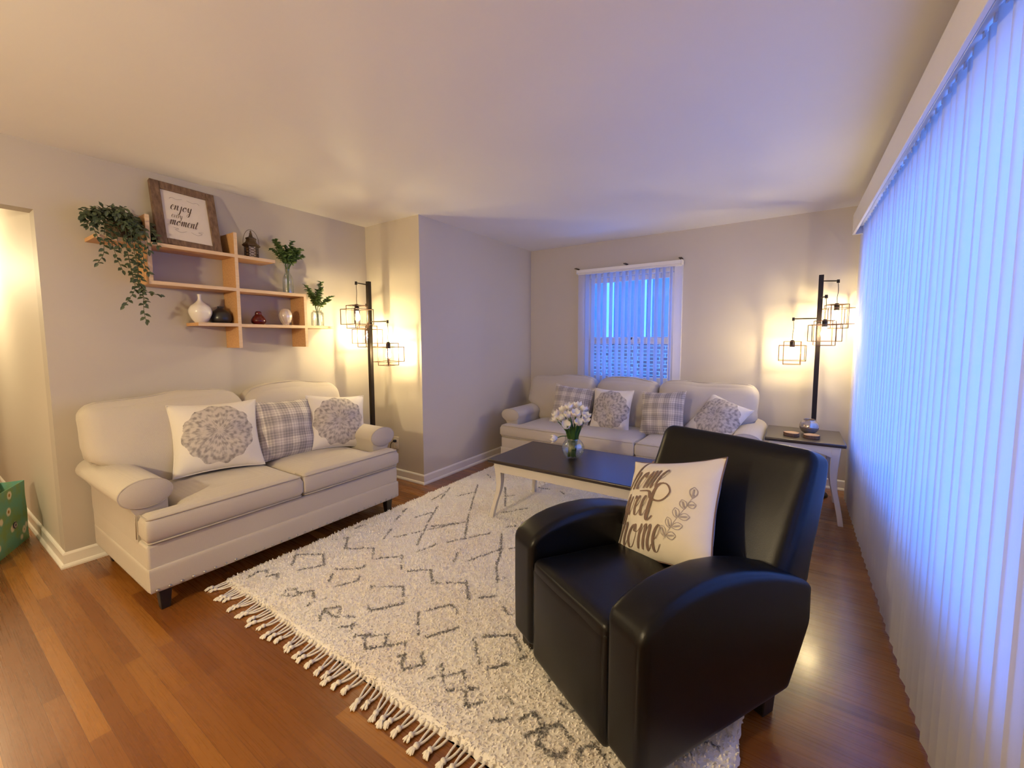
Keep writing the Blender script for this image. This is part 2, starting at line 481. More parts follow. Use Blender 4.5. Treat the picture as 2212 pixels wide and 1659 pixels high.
def softbox(sx, sy, sz, n=14, r=0.04, crown=(0, 0, 0), fn=None, noise=0.0, seed=0):
    """rounded, crowned box centred on the origin; fn maps (p, unit) to a new point"""
    rnd = random.Random(seed); ph = [rnd.uniform(0, 6.28) for _ in range(9)]
    mb = MB(); idx = {}; vs = []
    hx, hy, hz = sx/2, sy/2, sz/2
    def vert(i, j, k):
        key = (i, j, k)
        if key in idx: return idx[key]
        def w(t):           # denser towards the edges
            a = 2*t/n-1
            return math.sin(a*PI/2)*0.75+a*0.25 if abs(a) < 1 else a
        u = Vector((w(i), w(j), w(k)))
        p = Vector((u.x*hx, u.y*hy, u.z*hz))
        q = Vector((max(-hx+r, min(hx-r, p.x)), max(-hy+r, min(hy-r, p.y)), max(-hz+r, min(hz-r, p.z))))
        d = p-q
        if d.length > 1e-9:
            # project the corner cell on the rounding sphere
            m_ = max(abs(d.x), abs(d.y), abs(d.z)); d = d.normalized()*m_
        p2 = q+d
        cx, cy, cz = (1-u.x**2), (1-u.y**2), (1-u.z**2)
        if abs(u.x) > 0.999: p2.x += math.copysign(crown[0]*max(0, cy)*max(0, cz), u.x)
        if abs(u.y) > 0.999: p2.y += math.copysign(crown[1]*max(0, cx)*max(0, cz), u.y)
        if abs(u.z) > 0.999: p2.z += math.copysign(crown[2]*max(0, cx)*max(0, cy), u.z)
        if noise:
            f = noise*(math.sin(p.x*23+ph[0]+2*math.sin(p.z*11+ph[1]))+math.sin(p.z*31+ph[2]+2*math.sin(p.x*13+ph[3]))+math.sin(p.y*27+ph[4]))/3
            p2 += u.normalized()*f
        if fn: p2 = Vector(fn(p2, u))
        idx[key] = len(vs); vs.append(tuple(p2)); return idx[key]
    fs = []
    for a in range(n):
        for b in range(n):
            fs.append((vert(a, b, 0), vert(a, b+1, 0), vert(a+1, b+1, 0), vert(a+1, b, 0)))
            fs.append((vert(a, b, n), vert(a+1, b, n), vert(a+1, b+1, n), vert(a, b+1, n)))
            fs.append((vert(a, 0, b), vert(a+1, 0, b), vert(a+1, 0, b+1), vert(a, 0, b+1)))
            fs.append((vert(a, n, b), vert(a, n, b+1), vert(a+1, n, b+1), vert(a+1, n, b)))
            fs.append((vert(0, a, b), vert(0, a, b+1), vert(0, a+1, b+1), vert(0, a+1, b)))
            fs.append((vert(n, a, b), vert(n, a+1, b), vert(n, a+1, b+1), vert(n, a, b+1)))
    return mb.add(vs, fs)

def seat_cushion(poly, z0, z1, r=0.035, crown=0.02, step=0.03, sink=0.0):
    """rectilinear-outline cushion with rolled edges; returns mesh and the outline path of its top seam"""
    xs = sorted(set(p[0] for p in poly)); ys = sorted(set(p[1] for p in poly))
    def refine(a):
        out = []
        for i in range(len(a)-1):
            L = a[i+1]-a[i]; edge = [0, 0.15*r, 0.4*r, 0.8*r, 1.3*r, 2*r]
            k = max(1, int((L-4*r)/step))
            inner = [2*r+(L-4*r)*j/k for j in range(1, k)] if L > 4*r+0.01 else []
            if L > 4*r:
                t = edge+inner+[L-e for e in reversed(edge)][:-0 or None]
            else:
                t = [L*j/6 for j in range(7)]
            out += [a[i]+q for q in t if q < L-1e-6]
        out.append(a[-1]); return out
    gx, gy = refine(xs), refine(ys)
    N = len(poly)
    def inside(x, y):
        c = False
        for i in range(N):
            x1, y1 = poly[i]; x2, y2 = poly[(i+1) % N]
            if (y1 > y) != (y2 > y) and x < (x2-x1)*(y-y1)/(y2-y1)+x1: c = not c
        return c
    def dist(x, y):
        b = 9
        for i in range(N):
            x1, y1 = poly[i]; x2, y2 = poly[(i+1) % N]
            L2 = (x2-x1)**2+(y2-y1)**2
            t = max(0, min(1, ((x-x1)*(x2-x1)+(y-y1)*(y2-y1))/L2))
            b = min(b, math.hypot(x-x1-t*(x2-x1), y-y1-t*(y2-y1)))
        return b
    cells = [(i, j) for i in range(len(gx)-1) for j in range(len(gy)-1) if inside((gx[i]+gx[i+1])/2, (gy[j]+gy[j+1])/2)]
    mb = MB(); it, ib = {}, {}; vs = []; fs = []
    def drop(d):
        return r-math.sqrt(max(0, r*r-(r-d)**2)) if d < r else 0
    def V(i, j, top):
        D = it if top else ib
        if (i, j) in D: return D[(i, j)]
        d = dist(gx[i], gy[j]); k = min(1, d/0.22)
        zz = (z1-drop(d)+crown*k*(2-k)) if top else (z0+drop(d))
        D[(i, j)] = len(vs); vs.append((gx[i], gy[j], zz)); return D[(i, j)]
    cs = set(cells)
    for i, j in cells:
        fs.append((V(i, j, 1), V(i+1, j, 1), V(i+1, j+1, 1), V(i, j+1, 1)))
        fs.append((V(i, j, 0), V(i, j+1, 0), V(i+1, j+1, 0), V(i+1, j, 0)))
        for (di, dj, a, b) in ((0, -1, (i, j), (i+1, j)), (1, 0, (i+1, j), (i+1, j+1)), (0, 1, (i+1, j+1), (i, j+1)), (-1, 0, (i, j+1), (i, j))):
            if (i+di, j+dj) not in cs:
                fs.append((V(*a, 0), V(*b, 0), V(*b, 1), V(*a, 1)))
    mb.add(vs, fs)
    return mb
def cr(points, n=8, closed=False):
    """Catmull-Rom through the points"""
    P = [Vector(p) for p in points]; out = []
    N = len(P)
    for i in range(N if closed else N-1):
        g = (lambda k: P[k % N]) if closed else (lambda k: P[max(0, min(N-1, k))])
        p0, p1, p2, p3 = g(i-1), g(i), g(i+1), g(i+2)
        for k in range(n):
            t = k/n
            out.append(0.5*((2*p1)+(-p0+p2)*t+(2*p0-5*p1+4*p2-p3)*t*t+(-p0+3*p1-3*p2+p3)*t**3))
    if not closed: out.append(P[-1].copy())
    return out

# ------------------------------------------------------------------ room shell
RY0 = -3.0            # the room goes on behind the camera
HX = -6.6             # end of the hall
struct('floor', MB().box(HX-0.2, XR+0.14, RY0-0.1, YB+0.14, -0.06, 0.0), M['floor'])
struct('ceiling', MB().box(HX-0.2, XR+0.14, RY0-0.1, YB+0.14, ZC, ZC+0.08), M['ceiling'])
T = 0.12
mb = MB(); mb.box(XL-T, XL, YD, YJ, 0, ZC); mb.box(XL-T, XL, -0.55, YD, 2.07, ZC); mb.box(XL-T, XL, RY0, -0.55, 0, ZC)
struct('wall_left', mb, M['wall_darker'])
struct('wall_corner', MB().box(XL-T, XJ, YJ, YB+T, 0, ZC), M['wall'])
# back wall with its window opening
WX0, WX1, WZ0, WZ1 = -2.075, -0.985, 0.80, 2.085
mb = MB(); mb.box(XJ, WX0, YB, YB+T, 0, ZC); mb.box(WX1, XR+0.14, YB, YB+T, 0, ZC); mb.box(WX0, WX1, YB, YB+T, 0, WZ0); mb.box(WX0, WX1, YB, YB+T, WZ1, ZC)
struct('wall_back', mb, M['wall'])
# right wall with the picture window
PY0, PY1, PZ0, PZ1 = 1.22, 4.14, 0.50, 2.12
mb = MB(); mb.box(XR, XR+0.14, RY0, PY0, 0, ZC); mb.box(XR, XR+0.14, PY1, YB, 0, ZC); mb.box(XR, XR+0.14, PY0, PY1, 0, PZ0); mb.box(XR, XR+0.14, PY0, PY1, PZ1, ZC)
struct('wall_right', mb, M['wall'])
struct('wall_rear', MB().box(XL-T, XR+0.14, RY0-0.1, RY0, 0, ZC), M['wall'])
mb = MB(); mb.box(HX, XL-T, YD, YD+T, 0, ZC)
struct('wall_hall', mb, M['wall'])
struct('wall_hall_end', MB().box(HX-0.1, HX, -1.3, YD+T, 0, ZC), M['wall'])
struct('wall_hall_near', MB().box(HX, XL-T, -1.3, -1.2, 0, ZC), M['wall'])

# baseboards: board + shoe moulding as a swept profile
def baseboard(name, pts, side):
    """pts: floor polyline along the wall; side: +1 if the room lies to the left of the direction of travel"""
    prof = [(0, 0), (0.026, 0), (0.026, 0.010), (0.020, 0.020), (0.013, 0.024), (0.013, 0.078), (0.009, 0.086), (0.004, 0.090), (0, 0.090)]
    P = [Vector((a, b)) for a, b in pts]; rings = []
    for i, p in enumerate(P):
        d0 = (P[i]-P[i-1]).normalized() if i > 0 else (P[1]-P[0]).normalized()
        d1 = (P[i+1]-P[i]).normalized() if i < len(P)-1 else d0
        n0 = Vector((-d0.y, d0.x))*side; n1 = Vector((-d1.y, d1.x))*side
        b = (n0+n1); b = b/(b.dot(n0))
        rings.append([(p.x+b.x*o, p.y+b.y*o, z) for o, z in prof])
    mb = MB(); mb.loft(rings)
    return struct(name, mb, M['trim'])
baseboard('baseboard_left', [(HX, YD), (XL, YD), (XL, YJ), (XJ, YJ), (XJ, YB), (XR, YB)], -1)
baseboard('baseboard_right', [(XR, YB), (XR, RY0), (XL, RY0), (XL, -0.55)], -1)

# hall end door
d = MB(); d.box(HX+0.001, HX+0.03, -0.38, 0.38, 0.01, 2.03)
door = d.build('door_1', M['trim'], bevel=0.003); door['kind'] = 'structure'
mb = MB(); mb.box(HX+0.001, HX+0.045, 0.38, 0.46, 0, 2.11); mb.box(HX+0.001, HX+0.045, -0.46, -0.38, 0, 2.11); mb.box(HX+0.001, HX+0.045, -0.38, 0.38, 2.03, 2.11)
mb.build('door_casing', M['trim'], door, bevel=0.003)
mb = MB()
for z0, z1 in ((0.25, 0.95), (1.1, 1.85)):
    for y0, y1 in ((-0.3, -0.04), (0.04, 0.3)): mb.box(HX+0.028, HX+0.038, y0, y1, z0, z1)
mb.build('door_panel', M['trim'], door, bevel=0.006)
mb = MB(); mb.lathe([(0.0, 0), (0.012, 0.0), (0.012, 0.03), (0.028, 0.045), (0.026, 0.065), (0, 0.07)], 16)
k = mb.build('door_knob', M['rust'], door, smooth=True); k.rotation_euler = (0, PI/2, 0); k.location = (HX+0.03, 0.31, 0.95)

# ------------------------------------------------------------------ picture window + its vertical blinds
def window_frame(name, mk, pane_mk, loc=None):
    pass
mb = MB(); xa, xb = XR+0.03, XR+0.11
for (y0, y1, z0, z1) in ((PY0, PY0+0.06, PZ0, PZ1), (PY1-0.06, PY1, PZ0, PZ1), (PY0+0.06, PY1-0.06, PZ0, PZ0+0.06), (PY0+0.06, PY1-0.06, PZ1-0.06, PZ1)):
    mb.box(xa, xb, y0, y1, z0, z1)
w1 = mb.build('window_1', M['vinyl'], bevel=0.004); w1['kind'] = 'structure'
mb = MB(); mb.box(XR+0.064, XR+0.070, PY0+0.055, PY1-0.055, PZ0+0.055, PZ1-0.055)
mb.build('pane', M['pane'], w1)
mb = MB(); mb.box(XR-0.03, XR+0.03, PY0-0.03, PY1+0.03, PZ0-0.025, PZ0)
mb.build('window_sill', M['trim'], w1, bevel=0.004)

bl = thing('vertical_blinds', 'floor-length white vertical blinds glowing blue over the wide picture window', 'blinds', (0.405, 4.27, 0))
mb = MB()
vx0, vx1 = 0.345-0.405, 0.36-0.405
mb.box(vx0, vx1, -4.95, -0.09, 2.125, 2.275); mb.box(vx1, 0.105, -0.105, -0.09, 2.125, 2.275); mb.box(vx1, 0.105, -4.95, -0.105, 2.262, 2.275)
mb.build('valance', M['trim'], bl, bevel=0.002)
mb = MB(); mb.box(-0.02, 0.02, -4.95, -0.11, 2.18, 2.215); mb.build('headrail', M['vinyl'], bl, bevel=0.003)
def slat_mesh(w, z0, z1, belly=0.0025, n=6):
    mb = MB(); rings = []
    for z in (z0, z1):
        rings.append([((1-(2*k/n-1)**2)*belly, (k/n-0.5)*w, z) for k in range(n+1)])
    vs = rings[0]+rings[1]; fs = [(k, k+1, n+2+k, n+1+k) for k in range(n)]
    return mb.add(vs, fs)
rnd = random.Random(5)
base = slat_mesh(0.087, 0.028, 2.172).build('slat', M['slat'], bl, smooth=True)
ns = 62
for i in range(ns):
    o = base if i == 0 else base.copy()
    if i: C.objects.link(o); o.parent = bl
    o.location = (rnd.uniform(-0.002, 0.002), -0.045-i*0.0775, 0)
    o.rotation_euler = (rnd.uniform(-0.002, 0.002), rnd.uniform(-0.0015, 0.0015), math.radians(7+rnd.uniform(-2.0, 2.0)))
    o.scale = (1, 1, 1+rnd.uniform(-0.004, 0.003))
clip = MB().box(-0.003, 0.003, -0.008, 0.008, 2.163, 2.185).build('slat_hook', M['vinyl'], bl)
for i in range(1, 36):
    o = clip.copy(); C.objects.link(o); o.parent = bl; o.location = (0, -0.045-i*0.0775, 0)
clip.location = (0, -0.045, 0)

# ------------------------------------------------------------------ small double hung window
w2 = thing('window_2', 'x', 'window'); del w2['label']; del w2['category']; w2['kind'] = 'structure'
ZM = 1.325
def ring(mb, x0, x1, z0, z1, y0, y1, t, tb=None):
    tb = tb or t
    mb.box(x0, x0+t, y0, y1, z0, z1); mb.box(x1-t, x1, y0, y1, z0, z1)
    mb.box(x0+t, x1-t, y0, y1, z0, z0+tb); mb.box(x0+t, x1-t, y0, y1, z1-t, z1)
mb = MB(); ring(mb, WX0, WX1, WZ0, WZ1, YB+0.02, YB+0.11, 0.045)
mb.build('window_frame', M['vinyl'], w2, bevel=0.003)
mb = MB(); ring(mb, WX0+0.045, WX1-0.045, ZM-0.02, WZ1-0.045, YB+0.07, YB+0.10, 0.055)
s1 = mb.build('upper_sash', M['vinyl'], w2, bevel=0.003)
MB().box(WX0+0.09, WX1-0.09, YB+0.083, YB+0.087, ZM+0.03, WZ1-0.09).build('pane', M['pane'], s1)
mb = MB(); ring(mb, WX0+0.045, WX1-0.045, WZ0+0.045, ZM+0.02, YB+0.035, YB+0.065, 0.065, 0.07)
s2 = mb.build('lower_sash', M['vinyl'], w2, bevel=0.003)
MB().box(WX0+0.10, WX1-0.10, YB+0.048, YB+0.052, WZ0+0.10, ZM-0.04).build('pane', M['pane'], s2)
mb = MB(); mb.box(-1.545, -1.495, YB+0.028, YB+0.05, ZM+0.005, ZM+0.03); mb.build('sash_lock', M['blackplastic'], w2, bevel=0.004)
mb = MB(); mb.box(WX1-0.002, WX1+0.022, YB-0.012, YB+0.02, WZ0, WZ1+0.05); mb.box(WX0-0.022, WX1+0.022, YB-0.012, YB, WZ1, WZ1+0.03)
mb.build('casing', M['trim'], w2, bevel=0.002)

b2 = thing('vertical_blinds', 'short set of half-open vertical blinds hanging before the small back window', 'blinds', (-2.10, YB-0.06, 0))
mb = MB(); mb.box(-0.005, 1.135, -0.02, 0.02, 2.075, 2.105); mb.build('headrail', M['trim'], b2, bevel=0.003)
mb = MB(); mb.box(-0.005, 1.135, -0.045, -0.035, 2.095, 2.13); mb.box(-0.012, -0.005, -0.045, 0.048, 2.085, 2.135); mb.box(1.135, 1.142, -0.045, 0.048, 2.085, 2.135)
mb.build('valance', M['trim'], b2, bevel=0.002)
for i, xx in enumerate((-0.03, 0.55, 1.12)):
    mb = MB(); mb.box(xx-0.014, xx+0.014, -0.03, 0.055, 2.150, 2.158); mb.box(xx-0.006, xx+0.006, 0.03, 0.058, 2.128, 2.152)
    mb.build('bracket', M['rust'], b2)
base = slat_mesh(0.075, 0.83, 2.08, 0.005).build('slat', M['slat2'], b2, smooth=True)
for i in range(16):
    o = base if i == 0 else base.copy()
    if i: C.objects.link(o); o.parent = b2
    o.location = (0.035+i*0.0712, 0, 0)
    o.rotation_euler = (0, 0, math.radians(90+(78 if i not in (0, 15) else 25)+rnd.uniform(-3, 3)))

# ------------------------------------------------------------------ neighbouring house seen through the small window
nb = thing('neighbouring_house', 'brick and pale siding side of the house beyond the small back window', 'house', (-2.6, 7.8, 0))
MB().box(-2.6, 2.6, 0, 0.2, -1.0, 1.24).build('brick_wall', M['brick'], nb)
MB().box(-2.6, 2.6, -0.04, 0.2, 1.24, 1.29).build('ledge', M['vinyl'], nb, bevel=0.004)
MB().box(-2.6, 2.6, 0.02, 0.2, 1.29, 3.6).build('siding', M['stucco'], nb)
mb = MB(); mb.box(-0.43, -0.27, -0.02, 0.03, 1.29, 2.9); mb.box(0.29, 0.345, -0.02, 0.03, 1.29, 2.9); mb.box(0.39, 0.445, -0.02, 0.03, 1.29, 2.9); mb.box(-0.27, 0.29, -0.01, 0.03, 2.85, 2.9)
wf = mb.build('window_frame', M['vinyl'], nb, bevel=0.004)
mb = MB(); mb.box(-0.27, 0.29, 0.0, 0.02, 1.29, 2.85)
mb.build('pane', simple('dusky_reflecting_glass', (0.20, 0.20, 0.22), 0.3), wf)

# ------------------------------------------------------------------ hall lamp, and an added unseen lamp behind the camera for fill
def globe(name, label, loc, r, power):
    g = thing(name, label, 'lamp', loc)
    mb = MB(); mb.lathe([(0.0, 0.0), (0.07, 0.0), (0.07, -0.02), (0.02, -0.03), (0.012, -0.04)], 24); zt = ZC-loc[2]
    o = mb.build('canopy', M['metal'], g, smooth='auto'); o.location = (0, 0, zt)
    MB().tube([(0, 0, r), (0, 0, zt-0.03)], 0.006).build('stem', M['metal'], g, smooth=True)
    mb = MB(); mb.lathe([(r*math.sin(a*PI/16), -r*math.cos(a*PI/16)) for a in range(17)], 24)
    s = mb.build('globe', M['lamp_globe'], g, smooth=True)
    l = point_light('hanging_light', (loc[0], loc[1], loc[2]-r-0.06), power, ROOM[:3], 0.06)
    return g
globe('pendant_lamp', 'round frosted pendant lamp hanging in the hallway', (-5.15, 0.02, 2.05), 0.09, 45)
globe('pendant_lamp', 'added round frosted pendant lamp for fill light, unseen behind the viewer', (-1.7, -1.5, 2.0), 0.12, 172)

# ------------------------------------------------------------------ gift bag in the hall
p0, p1 = Vector((-4.30, 0.455, 0)), Vector((-3.95, 0.285, 0))
ang = math.atan2(p1.y-p0.y, p1.x-p0.x)
bagt = thing('gift_bag', 'green daisy-print bag standing on the hallway floor beyond the doorway', 'bag', tuple(p0), ang)
Lb = 0.55
mb = MB(); rings = []
for k in range(9):
    z = 0.40*k/8; pin = 0.0+0.015*math.sin(k*1.3); d0 = -0.16+0.05*(k/8)**2
    rings.append([(0+pin*0.3, 0, z), (Lb, 0, z), (Lb, d0, z), (Lb, d0+0.001, z), (0+pin*0.3, d0, z), (0, d0/2+pin, z)])
# hollow paper shell
n = 6; vs = [p for r_ in rings for p in r_]; fs = [(i*n+k, i*n+(k+1) % n, (i+1)*n+(k+1) % n, (i+1)*n+k) for i in range(8) for k in range(n)]
fs.append(tuple(range(n)))
mb.add(vs, fs)
o = mb.build('paper_body', M['bag'], bagt)
so = o.modifiers.new('thickness', 'SOLIDIFY'); so.thickness = 0.004
o = MB().lathe([(0, 0), (0.022, 0), (0.022, 0.003), (0, 0.003)], 24).build('round_sticker', M['floral_button'], bagt)
o.rotation_euler = (-PI/2, 0, 0); o.location = (0.17, 0.002, 0.15)
o = MB().tube([(0.014*math.cos(a*PI/4), 0.014*math.sin(a*PI/4), 0.004) for a in range(8)], 0.002, 6, closed=True).build('sticker_ring', M['paper'], bagt)
o.rotation_euler = (-PI/2, 0, 0); o.location = (0.17, 0.002, 0.15)

# ------------------------------------------------------------------ outlet beside the left sofa
ot = thing('wall_outlet', 'ivory wall outlet with a black plug beside the loveseat arm', 'outlet', (-3.155, YJ-0.001, 0.345))
MB().box(-0.036, 0.036, -0.006, 0, -0.058, 0.058).build('cover_plate', M['plastic'], ot, bevel=0.002)
for z in (0.02, -0.02):
    MB().box(-0.017, 0.017, -0.009, -0.005, z-0.014, z+0.014).build('socket', M['trim'], ot, bevel=0.003)
MB().box(-0.014, 0.014, -0.035, -0.009, 0.008, 0.032).build('plug', M['blackplastic'], ot, bevel=0.004)
MB().tube(cr([(0, -0.034, 0.02), (-0.02, -0.05, 0.0), (-0.035, -0.045, -0.05), (-0.05, -0.035, -0.15), (-0.09, -0.03, -0.30), (-0.12, -0.04, -0.34)]), 0.003).build('cord', M['blackplastic'], ot, smooth=True)

# ------------------------------------------------------------------ sofas
def make_sofa(name, label, loc, rotz, Wd, splits, zscale=1.0, nails=(0, 0), D=0.98):
    t = thing(name, label, 'sofa', loc, rotz); t.scale = (1, 1, zscale)
    S = M['sofa']
    # frame: lower rail, set-back upper rail, sides and back
    mb = MB(); mb.box(0.004, Wd-0.004, 0.014, D-0.02, 0.225, 0.352)
    mb.build('frame', S, t, bevel=0.012, seg=3)
    softb = softbox(Wd, D-0.02, 0.132, 10, 0.016, (0, 0.004, 0), fn=lambda p, u: (p[0]+Wd/2, p[1]+(D-0.02)/2, p[2]+0.176))
    softb.build('lower_rail', S, t, smooth='auto')
    mb = MB(); mb.box(0.02, Wd-0.02, D-0.13, D, 0.14, 0.80); mb.build('back_frame', S, t, bevel=0.03, seg=4)
    # arms
    for side in (0, 1):
        def X(x): return x if side == 0 else Wd-x
        prof = [(0.0, 0.335), (0.0, 0.47), (-0.02, 0.51)]
        cx, cz, rx, rz = 0.045, 0.583, 0.107, 0.070
        prof += [(cx+rx*math.cos(a), cz+rz*math.sin(a)) for a in [math.radians(200-k*11) for k in range(0, 21)]]
        prof += [(0.135, 0.53), (0.135, 0.335)]
        rings = []
        for (y, s) in ((0.130, 0.93), (0.136, 0.98), (0.15, 1.0), (0.5, 1.0), (0.80, 1.0), (0.93, 0.99), (0.955, 0.93)):
            rings.append([(X(cx+(px-cx)*s), y, cz+(pz-cz)*s if pz > 0.4 else pz) for px, pz in prof])
        arm = MB().loft(rings).build('arm', S, t, smooth='auto', angle=50)
        el = [(cx+rx*1.0*math.cos(a), cz+rz*math.sin(a)) for a in [2*PI*k/28 for k in range(28)]]
        MB().loft([[(X(x), 0.135, z) for x, z in el], [(X(x), 0.122, z) for x, z in el], [(X(cx+(x-cx)*0.93), 0.118, cz+(z-cz)*0.93) for x, z in el]]).build('arm_front', S, arm, smooth='auto')
        MB().tube([(X(x), 0.124, z) for x, z in el], 0.0045, 6, closed=True).build('piping', M['piping'], arm, smooth=True)
        MB().tube([(X(-0.001), 0.135, 0.36), (X(-0.001), 0.135, 0.51)], 0.003, 6).build('seam', M['piping'], arm, smooth=True)
    # T-shaped seat cushions
    xs = [0.0]+list(splits)+[Wd]
    for i in range(len(xs)-1):
        a, b = xs[i]+0.003, xs[i+1]-0.003
        first, last = i == 0, i == len(xs)-2
        poly = [(a, -0.005), (b, -0.005)]
        poly += [(b, 0.118), (b-0.165, 0.118), (b-0.165, 0.70)] if last else [(b, 0.70)]
        poly += [(a+0.165, 0.70), (a+0.165, 0.118), (a, 0.118)] if first else [(a, 0.70)]
        c = seat_cushion(poly, 0.354, 0.492, 0.034, 0.022).build('seat_cushion', S, t, smooth=True)
        ed = [(a+0.01, 0.11), (a+0.008, 0.012), (a+0.018, 0.004), (b-0.018, 0.004), (b-0.008, 0.012), (b-0.008, 0.11)]
        for zz in (0.483, 0.364):
            MB().tube([(x, y, zz) for x, y in ed], 0.0042, 6).build('piping', M['piping'], c, smooth=True)
    # loose back cushions
    for i in range(len(xs)-1):
        first, last = i == 0, i == len(xs)-2
        a = xs[i]+(-0.065 if first else 0.0); b = xs[i+1]-(-0.0 if last else 0.0)
        w = b-a; cx = (a+b)/2; hh = 0.53
        def fn(p, u, first=first, last=last, w=w, cx=cx, i=i):
            x, y, z = p
            s = (z/hh+0.5)
            lo = 1-smoothstep(0.22, 0.42, s)
            if first and x < 0: x += lo*0.185*(-x/(w/2))
            if last and x > 0: x -= lo*0.135*(x/(w/2))
            z -= 0.022*(abs(x)/(w/2))**4*(1 if s > 0.5 else 0)
            z += 0.010*math.sin(x*9+i*2.2)*max(0, s-0.5)*2
            y += 0.17*(s-0.15)
            return (x+cx, y+0.665, z+0.725)
        c = softbox(w-0.008, 0.20, hh, 18, 0.075, (0.0, 0.055, 0.018), fn, noise=0.006, seed=i+3).build('back_cushion', S, t, smooth=True)
        pts = []
        for k in range(41):
            q = k/40; xx, zz = None, None
            # up one side, over the top, down the other (rounded corners)
            R = 0.085; hw = (w-0.008)/2; top = hh/2; bot = -hh/2+0.16
            L1 = top-R-bot; La = R*PI/2; L2 = 2*(hw-R); tot = 2*L1+2*La+L2; d = q*tot
            if d < L1: xx, zz = -hw, bot+d
            elif d < L1+La: an = (d-L1)/R; xx, zz = -hw+R-R*math.cos(an), top-R+R*math.sin(an)
            elif d < L1+La+L2: xx, zz = -hw+R+(d-L1-La), top
            elif d < L1+2*La+L2: an = (d-L1-La-L2)/R; xx, zz = hw-R+R*math.sin(an), top-R+R*math.cos(an)
            else: xx, zz = hw, top-R-(d-L1-2*La-L2)
            v = (zz, xx); ins = 0.985
            pts.append(fn((xx*ins, -0.035, zz*0.985+0.005+0.014*(1-(xx/hw)**2)), None))
        MB().tube(pts, 0.0048, 6).build('piping', M['piping'], c, smooth=True)
    for (x, y) in ((0.07, 0.06), (Wd-0.07, 0.06), (0.07, D-0.10), (Wd-0.07, D-0.10)):
        s_, q = 0.028, 0.019
        MB().loft([[(x-q, y-q, 0), (x+q, y-q, 0), (x+q, y+q, 0), (x-q, y+q, 0)], [(x-s_, y-s_, 0.116), (x+s_, y-s_, 0.116), (x+s_, y+s_, 0.116), (x-s_, y+s_, 0.116)]]).build('leg', M['blackwood'], t, bevel=0.003)
    n0, n1 = nails
    if n1:
        mb = MB(); mb.lathe([(0.0085, 0), (0.008, 0.003), (0.0055, 0.0055), (0.0, 0.0065)], 10)
        base = mb.build('nailhead', M['nail'], t, smooth=True)
        base.rotation_euler = (PI/2, 0, 0)
        for k in range(n1):
            o = base if k == 0 else base.copy()
            if k: C.objects.link(o)
            o.location = (0.03+k*(Wd-0.06)/(n1-1), 0.0, 0.127)
    return t
make_sofa('loveseat', 'beige two-cushion loveseat with nailhead trim under the wall shelf', (-2.52, 0.622, 0), PI/2, 1.54, (0.775,), 1.0, (0, 31))
make_sofa('sofa', 'beige three-cushion sofa standing under the small back window', (-2.50, 3.50, 0), 0, 2.275, (0.76, 1.41), 0.925, (0, 43))

# ------------------------------------------------------------------ black leather recliner
LE = M['leather']
ch = thing('recliner', 'black leather push-back recliner standing on the corner of the rug', 'armchair', (-0.28, 1.12, 0.0), -math.radians(28.7))
def interp(tab, x):
    for (x0, y0), (x1, y1) in zip(tab, tab[1:]):
        if x <= x1: return y0+(y1-y0)*max(0, (x-x0))/(x1-x0)
    return tab[-1][1]
TOP = [(-0.06, 0.50), (-0.03, 0.535), (0.0, 0.556), (0.05, 0.578), (0.12, 0.594), (0.20, 0.602), (0.30, 0.600), (0.42, 0.583), (0.55, 0.549), (0.68, 0.502), (0.76, 0.466), (0.82, 0.43)]
for cx in (-0.078, -0.682):
    def fn(p, u, cx=cx):
        t = p.y/0.85+0.5; s = p.z/0.5+0.5
        b = -0.045+t*0.845
        b -= max(0, t-0.3)/0.7*0.13*max(0, 1-s/0.62)**1.2
        zt = interp(TOP, b)
        z = 0.085+s*(zt-0.085)
        x = p.x
        return (cx+x, b, z)
    arm = softbox(0.152, 0.85, 0.5, 30, 0.027, (0.005, 0.004, 0.010), fn).build('arm', LE, ch, smooth=True)
def fs_(p, u):
    t = p.y/0.66+0.5; x, y, z = p
    z = z+0.375+0.018*max(0, 1-t*3.0)-0.03*smoothstep(0.3, 1, t)
    return (x-0.38, y+0.29, z)
softbox(0.452, 0.66, 0.155, 20, 0.028, (0.0, 0.004, 0.02), fs_, noise=0.002).build('seat_cushion', LE, ch, smooth=True)
softbox(0.452, 0.10, 0.39, 16, 0.022, (0, 0.014, 0), lambda p, u: (p.x-0.38, p.y+0.008, p.z+0.247)).build('footrest_panel', LE, ch, smooth=True)
MB().box(-0.60, -0.16, 0.06, 0.66, 0.075, 0.32).build('frame', LE, ch, bevel=0.01)
def fb(p, u):
    s = p.z/0.53+0.5; tt = p.y/0.2+0.5
    s = max(0.0, s); bf = 0.575+0.265*s**0.9; br = 0.845+0.105*smoothstep(0, 0.9, s)-0.01*s
    x = p.x*(1-0.02*s); bf += 0.14*p.x; br += 0.14*p.x
    return (x-0.385, bf+(br-bf)*tt, 0.375+0.53*s-0.03*(tt-0.3)*smoothstep(0.85, 1.0, s))
bk = softbox(0.665, 0.2, 0.53, 24, 0.045, (0.006, 0.02, 0.006), fb, noise=0.001).build('backrest', LE, ch, smooth=True)
pts = []
hw, hh = 0.3325-0.004, 0.265-0.004
for q in [(-hw, -hh*0.9), (-hw, 0), (-hw, hh*0.6), (-hw+0.012, hh-0.035), (-hw+0.045, hh), (-0.15, hh+0.003), (0, hh+0.005), (0.15, hh+0.003), (hw-0.045, hh), (hw-0.012, hh-0.035), (hw, hh*0.6), (hw, 0), (hw, -hh*0.9)]:
    pts.append(fb(Vector((q[0], -0.052, q[1])), None))
MB().tube(cr(pts, 6), 0.0032, 6).build('welt', LE, bk, smooth=True)
